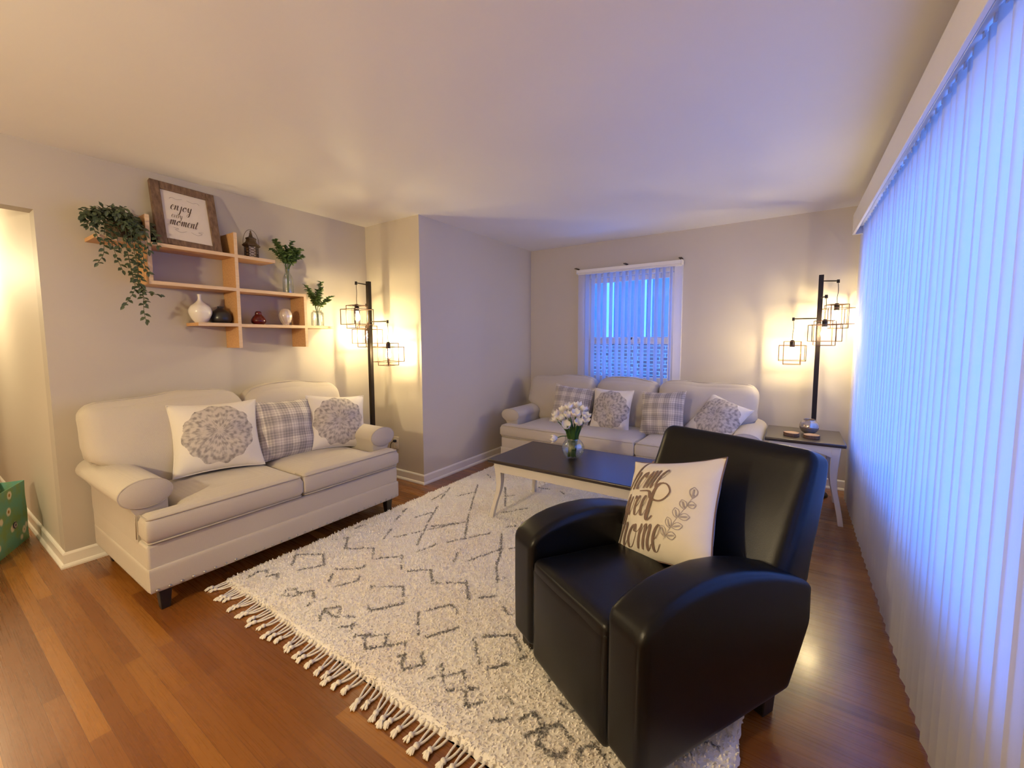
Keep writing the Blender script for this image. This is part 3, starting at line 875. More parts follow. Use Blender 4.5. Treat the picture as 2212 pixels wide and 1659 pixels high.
for (x, y) in ((-0.705, 0.02), (-0.055, 0.02), (-0.70, 0.60), (-0.06, 0.60)):
    MB().loft([[(x-0.03, y-0.03, 0.0), (x+0.03, y-0.03, 0), (x+0.03, y+0.03, 0), (x-0.03, y+0.03, 0)], [(x-0.035, y-0.035, 0.10), (x+0.035, y-0.035, 0.10), (x+0.035, y+0.035, 0.10), (x-0.035, y+0.035, 0.10)]]).build('foot', M['blackwood'], ch, bevel=0.004)

# ------------------------------------------------------------------ coffee table and end table
def saber_leg(parent, x, y, ox, oy, zt, zb, w0=0.052, w1=0.032, out=0.035):
    rings = []
    for k in range(15):
        s = k/14; z = zt-(zt-zb)*s
        off = out*smoothstep(0.35, 1.0, s)*s-0.008*math.sin(PI*min(1, s/0.7)); w = w0+(w1-w0)*smoothstep(0.05, 0.75, s)
        cx, cy = x+ox*off, y+oy*off
        rings.append([(cx-w/2, cy-w/2, z), (cx+w/2, cy-w/2, z), (cx+w/2, cy+w/2, z), (cx-w/2, cy+w/2, z)])
    return MB().loft(rings).build('leg', M['whitewood'], parent, smooth='auto', bevel=0.003)
def table(name, label, x0, x1, y0, y1, z0, zt, ztop, apron, arch, inset=0.035, rot=0, out=0.035):
    cx, cy = (x0+x1)/2, (y0+y1)/2; w, d = (x1-x0)/2, (y1-y0)/2
    t = thing(name, label, 'table', (cx, cy, z0), rot)
    zt -= z0; ztop -= z0
    mb = MB(); mb.box(-w, w, -d, d, zt, ztop)
    mb.build('tabletop', M['espresso'], t, bevel=0.007, seg=3)
    iw, id_ = w-inset, d-inset
    for sx in (-1, 1):
        for sy in (-1, 1):
            saber_leg(t, sx*(iw-0.024), sy*(id_-0.024), sx, sy, zt, 0.0, out=out)
    def ap(L, horizontal, pos):
        n = 16; top = [(L, zt), (-L, zt)]
        bot = [(-L+2*L*k/n, zt-apron+arch*(1-abs(2*k/n-1)**2.2)) for k in range(n+1)]
        poly = bot+top
        mb = MB(); mb.prism(poly, pos-0.01, pos+0.01, 'y' if horizontal else 'x')
        mb.build('apron', M['whitewood'], t, bevel=0.002)
    for s in (-1, 1):
        ap(iw-0.047, True, s*(id_-0.012)); ap(id_-0.047, False, s*(iw-0.012))
    return t
RUGZ = 0.022
table('coffee_table', 'white coffee table with a dark espresso top standing on the rug', -1.835, -0.63, 2.405, 3.06, RUGZ, 0.436, 0.462, 0.072, 0.0)
table('end_table', 'white end table with a dark top between sofa and tall blinds', -0.15, 0.345, 3.69, 4.23, 0.0, 0.563, 0.588, 0.085, 0.035, 0.03, out=0.045)

# ------------------------------------------------------------------ shag rug with tassels
RX0, RX1, RY_0, RY_1 = -2.565, -0.095, 0.955, 3.58
RUG = [[(-2.466,1.034),(-2.488,1.098)],[(-2.477,1.083),(-2.459,1.129)],[(-2.459,1.129),(-2.39,1.096),(-2.362,1.147)],[(-2.361,1.137),(-2.315,1.113)],[(-2.133,1.044),(-2.169,1.087),(-2.144,1.122),(-2.084,1.104),(-2.051,1.164),(-1.965,1.118),(-1.953,1.073)],[(-2.124,1.053),(-2.07,1.1)],[(-1.958,1.114),(-1.932,1.158)],[(-1.803,1.049),(-1.865,1.106),(-1.806,1.162),(-1.751,1.115)],[(-1.858,1.102),(-1.756,1.104),(-1.688,1.156)],[(-1.677,1.071),(-1.63,1.125)],[(-1.593,1.069),(-1.65,1.119)],[(-1.605,1.156),(-1.562,1.154),(-1.526,1.106)],[(-1.569,1.071),(-1.534,1.108)],[(-1.544,1.101),(-1.466,1.052),(-1.41,1.108),(-1.455,1.16),(-1.519,1.111)],[(-1.41,1.108),(-1.354,1.172),(-1.333,1.153)],[(-1.318,1.099),(-1.293,1.122),(-1.278,1.084),(-1.242,1.062),(-1.222,1.087)],[(-1.25,1.169),(-1.189,1.126),(-1.22,1.105)],[(-1.126,1.084),(-1.094,1.132),(-1.069,1.106)],[(-1.136,1.166),(-1.088,1.136)],[(-1.088,1.136),(-1.036,1.193),(-0.979,1.13)],[(-1.025,1.089),(-0.938,1.157)],[(-0.973,1.123),(-0.923,1.075),(-0.883,1.125)],[(-0.845,1.159),(-0.816,1.188),(-0.79,1.173)],[(-0.814,1.073),(-0.775,1.116)],[(-0.733,1.135),(-0.713,1.188),(-0.646,1.148),(-0.641,1.104),(-0.59,1.086),(-0.553,1.103),(-0.558,1.125)],[(-0.683,1.096),(-0.64,1.151),(-0.614,1.202),(-0.564,1.17)],[(-2.485,1.31),(-2.388,1.235)],[(-2.486,1.322),(-2.353,1.41),(-2.239,1.345)],[(-2.304,1.232),(-2.235,1.336)],[(-2.48,1.555),(-2.417,1.628),(-2.304,1.53)],[(-2.295,1.53),(-2.159,1.634),(-2.051,1.544),(-1.928,1.664),(-1.82,1.562)],[(-1.77,1.572),(-1.679,1.656),(-1.572,1.562),(-1.417,1.664),(-1.31,1.551)],[(-2.101,1.309),(-2.052,1.255)],[(-2.14,1.351),(-2.011,1.448),(-2.031,1.47)],[(-1.984,1.249),(-1.933,1.344)],[(-1.959,1.38),(-1.933,1.355)],[(-1.796,1.323),(-1.819,1.358),(-1.679,1.45),(-1.564,1.348),(-1.664,1.222),(-1.697,1.242)],[(-1.456,1.351),(-1.391,1.283)],[(-1.364,1.256),(-1.338,1.238)],[(-1.428,1.378),(-1.36,1.482),(-1.265,1.428)],[(-1.298,1.243),(-1.222,1.372)],[(-1.011,1.261),(-1.121,1.361),(-0.981,1.474),(-0.909,1.408)],[(-0.962,1.253),(-0.908,1.323)],[(-0.884,1.363),(-0.876,1.392)],[(-1.278,1.599),(-1.216,1.659)],[(-1.178,1.638),(-1.091,1.576),(-1.046,1.589)],[(-1.956,1.811),(-2.166,2.137),(-2.284,2.346)],[(-1.894,1.753),(-1.86,1.888)],[(-2.107,1.912),(-1.933,2.216)],[(-2.067,2.056),(-1.92,2.243)],[(-1.818,1.946),(-1.66,2.206)],[(-1.764,2.058),(-1.949,2.318),(-2.149,2.619),(-2.324,2.9)],[(-1.556,1.845),(-1.473,2.072)],[(-1.622,1.789),(-1.689,1.916)],[(-1.281,1.764),(-1.376,1.879),(-1.452,2.031),(-1.59,2.236)],[(-1.296,1.786),(-1.259,1.821)],[(-1.435,2.097),(-1.399,2.149)],[(-1.619,2.334),(-1.576,2.397)],[(-2.357,1.974),(-2.463,2.185)],[(-2.205,1.752),(-2.272,1.87)],[(-2.17,1.806),(-2.118,1.872)],[(-2.5,1.737),(-2.488,1.851)],[(-2.422,2.416),(-2.451,2.623)],[(-2.373,2.472),(-2.486,2.709)],[(-2.299,2.594),(-2.236,2.738)],[(-2.281,2.1),(-2.237,2.228)],[(-2.074,2.978),(-1.838,2.638)],[(-1.791,2.521),(-1.673,2.703)],[(-1.949,2.798),(-1.908,2.875)],[(-2.445,3.196),(-2.348,3.127)],[(-1.827,3.14),(-1.723,3.153)],[(-1.622,3.166),(-1.566,3.125)],[(-0.748,1.373),(-0.72,1.337)],[(-0.643,1.271),(-0.6,1.267)],[(-0.734,1.136),(-0.706,1.189),(-0.632,1.147),(-0.642,1.095),(-0.589,1.084),(-0.548,1.107),(-0.555,1.136)],[(-0.69,1.099),(-0.639,1.161),(-0.611,1.199),(-0.548,1.167)],[(-0.518,1.152),(-0.484,1.192),(-0.434,1.175),(-0.417,1.147)],[(-0.518,1.152),(-0.485,1.095)],[(-0.642,1.268),(-0.602,1.264),(-0.574,1.292)],[(-0.751,1.371),(-0.723,1.345)],[(-0.185,1.408),(-0.147,1.403)],[(-0.809,1.179),(-0.791,1.174)],[(-0.978,1.463),(-0.934,1.437)],[(-0.885,1.361),(-0.872,1.39)]]
def make_rug():
    st = 0.010
    nx, ny = int((RX1-RX0)/st), int((RY_1-RY_0)/st)
    xs = np.linspace(RX0, RX1, nx+1); ys = np.linspace(RY_0, RY_1, ny+1)
    X, Y = np.meshgrid(xs, ys, indexing='ij')
    rs = np.random.RandomState(3)
    wob = lambda a, s: 0.006*np.sin(a*9+s)+0.003*np.sin(a*31+s*2)
    ex = np.minimum(X-RX0, RX1-X); ey = np.minimum(Y-RY_0, RY_1-Y); e = np.minimum(ex, ey)
    Xw = X+wob(Y, 1.0)*(ex < 0.02)+rs.uniform(-0.003, 0.003, X.shape); Yw = Y+wob(X, 2.0)*(ey < 0.02)+rs.uniform(-0.003, 0.003, X.shape)
    Z = 0.021*np.sqrt(np.clip(e/0.02, 0.0, 1.0))
    Z = Z+np.where(e > 0.004, rs.uniform(-0.004, 0.004, X.shape)+0.0015*np.sin(X*40)*np.sin(Y*37), 0)
    Z = np.clip(Z, 0.0005, None)
    # flatten a little under the furniture feet
    dist = np.full(X.shape, 9.0)
    extra = []
    # the same hand-drawn dashes go on under the chair and towards the hidden right edge
    r2_ = random.Random(8)
    for gx_ in range(7):
        for gy_ in range(6):
            cx, cy = -1.05+gx_*0.15+r2_.uniform(-0.05, 0.05), 1.75+gy_*0.42+r2_.uniform(-0.1, 0.1)
            if cy < 2.35 and cx < -0.80: continue
            a = r2_.choice([0.2, 1.4, 2.5]); L = r2_.uniform(0.05, 0.10)
            extra.append([(cx-L*math.cos(a), cy-L*math.sin(a)), (cx+L*math.cos(a), cy+L*math.sin(a))])
    for line in RUG+extra:
        for (x0, y0), (x1, y1) in zip(line, line[1:]):
            dx, dy = x1-x0, y1-y0; L2 = dx*dx+dy*dy+1e-9
            t = np.clip(((X-x0)*dx+(Y-y0)*dy)/L2, 0, 1)
            dist = np.minimum(dist, np.hypot(X-x0-t*dx, Y-y0-t*dy))
    col = np.clip(1.35-dist/0.0125, 0, 1)*0.62
    n1 = (nx+1)*(ny+1)
    V = np.stack([Xw, Yw, Z], -1).reshape(-1, 3)
    idx = np.arange(n1).reshape(nx+1, ny+1)
    F = np.stack([idx[:-1, :-1], idx[1:, :-1], idx[1:, 1:], idx[:-1, 1:]], -1).reshape(-1, 4)
    # underside
    border = list(idx[:, 0])+list(idx[-1, 1:])+list(idx[-2::-1, -1])+list(idx[0, -2:0:-1])
    me = bpy.data.meshes.new('shag_rug')
    me.from_pydata(V.tolist()+[(RX0, RY_0, 0), (RX1, RY_0, 0), (RX1, RY_1, 0), (RX0, RY_1, 0)], [], F.tolist()+[(n1, n1+3, n1+2, n1+1)])
    ca = me.color_attributes.new('dash', 'FLOAT_COLOR', 'POINT')
    c4 = np.zeros((n1+4, 4), dtype=np.float32); c4[:n1, 0] = c4[:n1, 1] = c4[:n1, 2] = col.reshape(-1); c4[:, 3] = 1
    ca.data.foreach_set('color', c4.reshape(-1))
    me.shade_smooth(); me.materials.append(M['rug']); me.update()
    o = bpy.data.objects.new('shag_rug', me); C.objects.link(o)
    return tag(o, 'ivory shag rug with broken charcoal line pattern on the wood floor', 'rug')
rug = make_rug()
def make_pile():
    # short yarn blades standing in the rug
    me0 = rug.data; n0 = len(me0.vertices)-4
    co = np.zeros((n0+4)*3); me0.vertices.foreach_get('co', co); co = co.reshape(-1, 3)[:n0]
    cc = np.zeros((n0+4)*4, dtype=np.float32); me0.color_attributes['dash'].data.foreach_get('color', cc); cc = cc.reshape(-1, 4)[:n0]
    rs = np.random.RandomState(9)
    pick = np.nonzero((co[:, 2] > 0.006) & (rs.rand(n0) < 0.95))[0]
    P = co[pick]; k = len(P)
    a = rs.uniform(0, 2*np.pi, k); L = rs.uniform(0.009, 0.017, k); w = 0.0032
    lean = np.stack([np.cos(a), np.sin(a)], -1)*rs.uniform(0.003, 0.010, (k, 1))+np.array([0.002, -0.003])
    s = np.stack([-np.sin(a), np.cos(a)], -1)*w
    z0 = P[:, 2]-0.006
    v0 = np.column_stack([P[:, :2]-s, z0]); v1 = np.column_stack([P[:, :2]+s, z0])
    v2 = np.column_stack([P[:, :2]+lean*0.5+s*0.9, P[:, 2]+L*0.35]); v3 = np.column_stack([P[:, :2]+lean*0.5-s*0.9, P[:, 2]+L*0.35])
    v4 = np.column_stack([P[:, :2]+lean, P[:, 2]+L*0.62])
    V = np.stack([v0, v1, v2, v3, v4], 1).reshape(-1, 3); b = np.arange(k)*5
    F = [tuple(q) for q in np.stack([b, b+1, b+2, b+3], -1).tolist()]+[tuple(q) for q in np.stack([b+3, b+2, b+4], -1).tolist()]
    me = bpy.data.meshes.new('pile'); me.from_pydata(V.tolist(), [], F)
    ca = me.color_attributes.new('dash', 'FLOAT_COLOR', 'POINT')
    ca.data.foreach_set('color', np.repeat(cc[pick], 5, axis=0).astype(np.float32).reshape(-1))
    me.materials.append(M['rug']); me.update()
    o = bpy.data.objects.new('pile', me); C.objects.link(o); o.parent = rug; o['kind'] = 'stuff'
make_pile()
def tassel_mesh(seed):
    r = random.Random(seed); mb = MB()
    L = 0.075; k = r.uniform(-0.008, 0.008)
    for s in (-1, 1):
        mb.tube(cr([(s*0.011, 0.012, 0.012), (s*0.010+k*0.2, -0.02, 0.008), (s*0.006+k*0.6, -0.045, 0.006), (k, -L*0.86, 0.008)], 4), [0.0044]*13, 6)
    mb.lathe([(0.002, -0.008), (0.0105, -0.004), (0.0115, 0.001), (0.008, 0.007), (0.001, 0.009)], 8, (k, -L*0.90, 0.0095))
    for q in range(12):
        a = (q-5.5)/5.5*0.55+r.uniform(-0.1, 0.1); ll = r.uniform(0.022, 0.033)
        p0 = Vector((k, -L*0.92, 0.008)); d = Vector((math.sin(a), -math.cos(a), 0))
        mb.tube(cr([p0, p0+d*ll*0.5+Vector((0, 0, 0.004*r.random())), p0+d*ll+Vector((0, 0, -0.004))], 3), [0.0040, 0.0042, 0.0042, 0.0040, 0.0036, 0.003, 0.0018][:7], 5)
    return mb
tb = [tassel_mesh(s).build('tassel', M['tassel'], rug, smooth=True) for s in range(5)]
nt = 50; r_ = random.Random(4)
for i in range(nt):
    o = tb[i] if i < 5 else tb[i % 5].copy()
    if i >= 5: C.objects.link(o); o.parent = rug
    x = RX0+0.03+i*(RX1-RX0-0.06)/(nt-1)+r_.uniform(-0.006, 0.006)
    o.location = (x, RY_0-0.004, 0.0); o.rotation_euler = (0, 0, r_.uniform(-0.28, 0.28)+(-0.1 if i < 12 else 0)); o.scale = (1, r_.uniform(0.85, 1.15), 1)

# ------------------------------------------------------------------ throw pillows
def pillow_map(w, h, T, c=0.085):
    def fn(u, v, side):
        x = w/2*u*(1-c*(1-v*v)); z = h/2*v*(1-c*(1-u*u))
        a = max(0, (1-abs(u)**2.6)*(1-abs(v)**2.6))
        y = T/2*a**0.62
        y *= 1+0.10*math.sin(3.1*u+1.3*v)*(1-abs(u))+0.08*math.sin(5.3*v-2*u)*(1-abs(v))
        return (x, -y*side, z)
    return fn
def surf_y(fn, w, h, x, z, c=0.085):
    u, v = x/(w/2), z/(h/2)
    for _ in range(6):
        u = x/(w/2)/(1-c*(1-v*v)); v = z/(h/2)/(1-c*(1-u*u))
    u, v = max(-1, min(1, u)), max(-1, min(1, v))
    return fn(u, v, 1)[1]
def make_pillow(name, label, cat, loc, yaw_, lean, roll_, w, h, T, mat, wel=None, crease=0.004, seed=0, group=None):
    fn = pillow_map(w, h, T); N = 30; r = random.Random(seed); ph = [r.uniform(0, 6) for _ in range(6)]
    mb = MB(); vs = []; fs = []; idx = {}
    def V(i, j, s):
        k = (i, j, s if 0 < i < N and 0 < j < N else 0)
        if k in idx: return idx[k]
        u = math.sin((2*i/N-1)*PI/2); v = math.sin((2*j/N-1)*PI/2)
        x, y, z = fn(u, v, s)
        m_ = (1-u*u)*(1-v*v)
        y += crease*m_*(math.sin(7*u+4*v+ph[0])+0.7*math.sin(-5*u+9*v+ph[1]))
        # fabric pulled at the corners
        cc = (abs(u)*abs(v))**3
        y += crease*1.5*cc*math.sin(14*(u-v)+ph[2])*(0 if k[2] == 0 else 1)
        idx[k] = len(vs); vs.append((x, y, z)); return idx[k]
    for i in range(N):
        for j in range(N):
            for s in (1, -1):
                f = (V(i, j, s), V(i+1, j, s), V(i+1, j+1, s), V(i, j+1, s))
                fs.append(f if s == 1 else f[::-1])
    mb.add(vs, fs)
    o = mb.build(name, mat, smooth=True)
    o.rotation_mode = 'YXZ'; o.rotation_euler = (lean, roll_, yaw_); o.location = loc
    tag(o, label, cat, group)
    pts = [fn(-1+2*k/12, -1, 1) for k in range(12)]+[fn(1, -1+2*k/12, 1) for k in range(12)]+[fn(1-2*k/12, 1, 1) for k in range(12)]+[fn(-1, 1-2*k/12, 1) for k in range(12)]
    MB().tube(pts, 0.004, 6, closed=True).build('piping', wel or mat, o, smooth=True)
    return o, fn
RD = math.radians
make_pillow('throw_pillow', 'large white pillow with grey lace medallion, nearest the loveseat left arm', 'pillow', (-3.04, 1.14, 0.728), RD(78), RD(-26), RD(1), 0.48, 0.46, 0.20, M['mandala'], seed=1)
make_pillow('throw_pillow', 'grey and cream plaid pillow in the middle of the loveseat', 'pillow', (-3.035, 1.575, 0.70), RD(92), RD(-18), RD(3), 0.44, 0.43, 0.18, M['plaid'], seed=2)
make_pillow('throw_pillow', 'white pillow with grey lace medallion against the loveseat right arm', 'pillow', (-2.975, 1.945, 0.695), RD(76), RD(-22), RD(6), 0.45, 0.43, 0.18, M['mandala'], seed=3)
make_pillow('throw_pillow', 'beige plaid pillow at the sofa left end behind the tulips', 'pillow', (-1.89, 3.93, 0.645), RD(8), RD(-18), RD(5), 0.42, 0.42, 0.14, M['plaid'], seed=4)
make_pillow('throw_pillow', 'white and brown medallion pillow second from the sofa left end', 'pillow', (-1.46, 3.93, 0.640), RD(-4), RD(-17), RD(0), 0.41, 0.42, 0.15, M['mandala'], seed=5)
make_pillow('throw_pillow', 'beige plaid pillow right of centre on the sofa', 'pillow', (-0.975, 3.93, 0.650), RD(-12), RD(-18), RD(-6), 0.42, 0.42, 0.16, M['plaid'], seed=6)
make_pillow('throw_pillow', 'medallion pillow slumped sideways against the sofa right arm', 'pillow', (-0.515, 4.00, 0.640), RD(-14), RD(-38), RD(20), 0.40, 0.40, 0.15, M['mandala'], seed=7)

# brush lettering ------------------------------------------------------------
G = {
 'h': ([[(0.42, 1.9), (0.34, 1.5), (0.22, 0.7), (0.12, 0.0)], [(0.14, 0.25), (0.32, 0.75), (0.52, 1.0), (0.60, 0.82), (0.54, 0.3), (0.62, 0.02), (0.82, 0.25)]], 0.80),
 'o': ([[(0.50, 0.95), (0.26, 0.85), (0.10, 0.40), (0.20, 0.03), (0.44, 0.08), (0.62, 0.50), (0.52, 0.95), (0.46, 0.70), (0.70, 0.66), (0.86, 0.90)]], 0.78),
 'm': ([[(0.12, 1.0), (0.06, 0.0)], [(0.10, 0.35), (0.26, 0.85), (0.38, 1.0), (0.42, 0.8), (0.36, 0.0)], [(0.40, 0.35), (0.56, 0.85), (0.68, 1.0), (0.72, 0.8), (0.66, 0.25), (0.74, 0.0), (0.92, 0.25)]], 0.92),
 'n': ([[(0.12, 1.0), (0.06, 0.0)], [(0.10, 0.35), (0.28, 0.85), (0.42, 1.0), (0.46, 0.8), (0.40, 0.25), (0.48, 0.0), (0.66, 0.25)]], 0.66),
 'e': ([[(0.06, 0.38), (0.34, 0.55), (0.48, 0.85), (0.36, 1.02), (0.18, 0.80), (0.10, 0.40), (0.18, 0.05), (0.38, 0.02), (0.60, 0.30)]], 0.58),
 's': ([[(0.02, 0.25), (0.34, 1.05), (0.40, 1.12), (0.32, 0.75), (0.34, 0.2), (0.22, -0.35), (0.08, -0.5), (0.04, -0.3)]], 0.46),
 'w': ([[(0.06, 1.0), (0.03, 0.3), (0.14, 0.0), (0.32, 0.4), (0.42, 1.0)], [(0.42, 1.0), (0.38, 0.3), (0.50, 0.0), (0.70, 0.45), (0.74, 1.0), (0.90, 0.85)]], 0.84),
 't': ([[(0.34, 1.55), (0.24, 0.9), (0.14, 0.25), (0.24, 0.0), (0.46, 0.25)], [(0.02, 1.05), (0.52, 1.15)]], 0.48),
 'j': ([[(0.30, 1.0), (0.26, 0.2), (0.14, -0.7), (-0.05, -0.9), (-0.12, -0.6)], [(0.36, 1.35), (0.37, 1.45)]], 0.45),
 'y': ([[(0.08, 1.0), (0.06, 0.35), (0.18, 0.02), (0.36, 0.35), (0.46, 1.0)], [(0.46, 1.0), (0.38, 0.1), (0.26, -0.8), (0.02, -0.95), (0.0, -0.6), (0.6, 0.2)]], 0.60),
 'v': ([[(0.04, 0.95), (0.12, 0.8), (0.18, 0.0), (0.38, 0.6), (0.44, 1.0), (0.60, 0.9)]], 0.56),
 'r': ([[(0.10, 1.0), (0.06, 0.0)], [(0.08, 0.4), (0.22, 0.9), (0.40, 1.0), (0.42, 0.85)]], 0.46),
}
def ribbon(mb, path, place, wmin, wmax):
    P = cr([(a, b, 0) for a, b in path], 7)
    ring = []
    for i, p in enumerate(P):
        d = P[min(i+1, len(P)-1)]-P[max(i-1, 0)]
        if d.length < 1e-9: continue
        d.normalize(); down = max(0, -d.y)
        w = wmin+(wmax-wmin)*down**1.3
        tp = min(1, (i+1)/3, (len(P)-i)/3); w *= 0.45+0.55*tp
        nrm = Vector((-d.y, d.x, 0))
        ring.append([place(p.x+nrm.x*w/2*s, p.y+nrm.y*w/2*s) for s in (-1, 0, 1)])
    vs = [q for r in ring for q in r]; fs = []
    for i in range(len(ring)-1):
        for k in (0, 1): fs.append((3*i+k, 3*i+k+1, 3*i+k+4, 3*i+k+3))
    mb.add(vs, fs)
def write(mb, text, x0, z0, xh, sx, place, wmin, wmax, slant=0.22):
    x = x0
    for chh in text:
        strokes, adv = G[chh]
        for st in strokes:
            ribbon(mb, [(x+(a*sx+slant*b)*xh, z0+b*xh) for a, b in st], place, wmin, wmax)
        x += adv*sx*xh
    return x
PW, PH, PT = 0.49, 0.45, 0.17
hp, hfn = make_pillow('throw_pillow', "cream square pillow lettered 'home sweet home' on the black recliner", 'pillow', (-0.408, 1.775, 0.622), RD(-36), RD(-30), RD(-19), PW, PH, PT, M['cream'], M['ink'], crease=0.003, seed=9)
def on_pillow(x, z): return (x, surf_y(hfn, PW, PH, x, z)-0.0022-0.003*max(0, (1-(2*x/PW)**2)*(1-(2*z/PH)**2)), z)
mb = MB()
write(mb, 'home', -0.195, 0.062, 0.086, 0.86, on_pillow, 0.003, 0.0125)
e = write(mb, 'swee', -0.198, -0.052, 0.078, 0.80, on_pillow, 0.003, 0.0125)
ribbon(mb, [(e+0.062, 0.078), (e+0.040, 0.030), (e+0.012, -0.045), (e+0.018, -0.068), (e+0.045, -0.050)], on_pillow, 0.006, 0.019)
ribbon(mb, [(-0.09, 0.050), (-0.03, 0.047), (e+0.03, 0.018), (e+0.075, 0.008), (e+0.108, 0.022), (e+0.125, 0.050), (e+0.105, 0.078), (e+0.075, 0.082), (e+0.062, 0.074)], on_pillow, 0.006, 0.017)
write(mb, 'home', -0.212, -0.180, 0.094, 0.88, on_pillow, 0.003, 0.014)
mb.build('lettering', M['ink'], hp, smooth=True)
mb = MB()
spr = [(0.070, -0.135), (0.095, -0.10), (0.125, -0.045), (0.150, 0.005), (0.172, 0.050)]
ribbon(mb, spr, on_pillow, 0.0018, 0.0018)
for (x, z, a, L) in [(0.078, -0.125, 2.0, 0.045), (0.082, -0.12, 0.1, 0.045), (0.100, -0.092, 1.95, 0.045), (0.105, -0.086, 0.25, 0.045), (0.122, -0.05, 1.9, 0.042), (0.127, -0.045, 0.2, 0.04), (0.143, -0.012, 1.9, 0.038), (0.150, 0.005, 0.3, 0.03), (0.165, 0.035, 1.5, 0.045)]:
    d = Vector((math.cos(a), math.sin(a))); n_ = Vector((-d.y, d.x)); p = Vector((x, z))
    for s in (-1, 1):
        ribbon(mb, [tuple(p), tuple(p+d*L*0.35+n_*s*0.011), tuple(p+d*L*0.7+n_*s*0.012), tuple(p+d*L)], on_pillow, 0.0026, 0.0026)
    ribbon(mb, [tuple(p+d*L*0.15), tuple(p+d*L*0.8)], on_pillow, 0.006, 0.006)
mb.build('leaf_sprig_print', M['ink_light'], hp, smooth=True)

# ------------------------------------------------------------------ wall shelf and what stands on it
SD = 0.205                 # depth
SF = XL+SD                 # front plane
shf = thing('shelf_unit', 'honey wood asymmetric wall shelf hanging above the loveseat', 'shelf', (XL, 1.43, 1.70))
def board(nm, y0, y1, z0, z1, d=SD):
    o = MB().box(0.001, d, y0-1.43, y1-1.43, z0-1.70, z1-1.70).build(nm, M['pine'], shf, bevel=0.0015)
    MB().box(d-0.0005, d+0.0015, y0-1.43, y1-1.43, z0-1.70, z1-1.70).build('front_edge', M['pine_edge'], o)
T_ = 0.022
board('shelf_board', 0.70, 0.932, 1.928, 1.928+T_); board('shelf_board', 0.932+T_, 1.422, 1.930, 1.930+T_); board('shelf_board', 1.422+T_, 1.705, 1.930, 1.930+T_)
board('shelf_board', 0.932, 1.422, 1.692, 1.692+T_); board('shelf_board', 1.422+T_, 1.942, 1.692, 1.692+T_)
board('shelf_board', 1.178, 1.422, 1.440, 1.440+T_); board('shelf_board', 1.422+T_, 1.92, 1.437, 1.437+T_); board('shelf_board', 1.942, 2.19, 1.437, 1.437+T_)
board('upright', 0.932, 0.932+T_, 1.692+T_, 2.115); board('upright', 1.422, 1.422+T_, 1.285, 2.105); board('upright', 1.92, 1.92+T_, 1.285, 1.692)
Z1, Z2, Z3 = 1.930+T_, 1.692+T_, 1.438+T_

# framed sign
fr = thing('framed_sign', "brown wood framed print reading 'enjoy every moment' leaning on the top shelf", 'framed sign', (SF-0.04, 1.180, Z1+0.002))
fr.rotation_mode = 'YXZ'; fr.rotation_euler = (-RD(17.5), RD(2.0), PI/2)
FW, FH, FB = 0.362, 0.445, 0.052
for (x0, x1, z0, z1) in ((-FW/2, -FW/2+FB, 0, FH), (FW/2-FB, FW/2, 0, FH), (-FW/2+FB, FW/2-FB, 0, FB*0.8), (-FW/2+FB, FW/2-FB, FH-FB, FH)):
    MB().box(x0, x1, -0.012, 0.022, z0, z1).build('frame_rail', M['barnwood'], fr, bevel=0.003)
MB().box(-FW/2+FB-0.004, FW/2-FB+0.004, 0.0, 0.012, FB*0.8-0.004, FH-FB+0.004).build('print', M['paper'], fr)
mb = MB(); pl_ = lambda x, z: (x, -0.0012, z)
write(mb, 'enjoy', -0.088, 0.262, 0.036, 1.08, pl_, 0.0012, 0.0062)
write(mb, 'every', -0.088, 0.205, 0.022, 1.0, pl_, 0.0007, 0.0024)
write(mb, 'moment', -0.100, 0.150, 0.036, 0.98, pl_, 0.0012, 0.0066)
for sgn in (-1, 1):
    ribbon(mb, [(sgn*0.012, 0.118), (sgn*0.045, 0.104), (sgn*0.075, 0.118), (sgn*0.055, 0.126), (sgn*0.085, 0.132)], pl_, 0.0012, 0.0016)
    ribbon(mb, [(sgn*0.012, 0.352), (sgn*0.045, 0.342), (sgn*0.07, 0.350), (sgn*0.085, 0.338)], pl_, 0.0012, 0.0016)
mb.build('lettering', M['black_ink'], fr)
bx = MB().box(-0.186, 0.203, -0.015, 0.015, 0, 0.125).build('dark_panel', M['blackwood'], None, bevel=0.003)
bx.location = (XL+0.045, 1.185, Z1+0.001); bx.rotation_euler = (0, 0, PI/2)
tag(bx, 'low dark brown panel standing behind the framed sign on the shelf', 'panel')

def leaf(mb, p, d, up_, L, Wd):
    d = d.normalized(); s = d.cross(up_)
    if s.length < 1e-4: s = d.cross(Vector((1, 0, 0)))
    s.normalize(); n_ = s.cross(d)
    a, b = p+d*L*0.3, p+d*L*0.65
    vs = [p, a+s*Wd*0.5+n_*L*0.07, b+s*Wd*0.42+n_*L*0.05, p+d*L-n_*L*0.08, b-s*Wd*0.42+n_*L*0.05, a-s*Wd*0.5+n_*L*0.07, a, b]
    mb.add(vs, [(0, 6, 5), (0, 1, 6), (6, 1, 2, 7), (5, 6, 7, 4), (7, 2, 3), (4, 7, 3)])
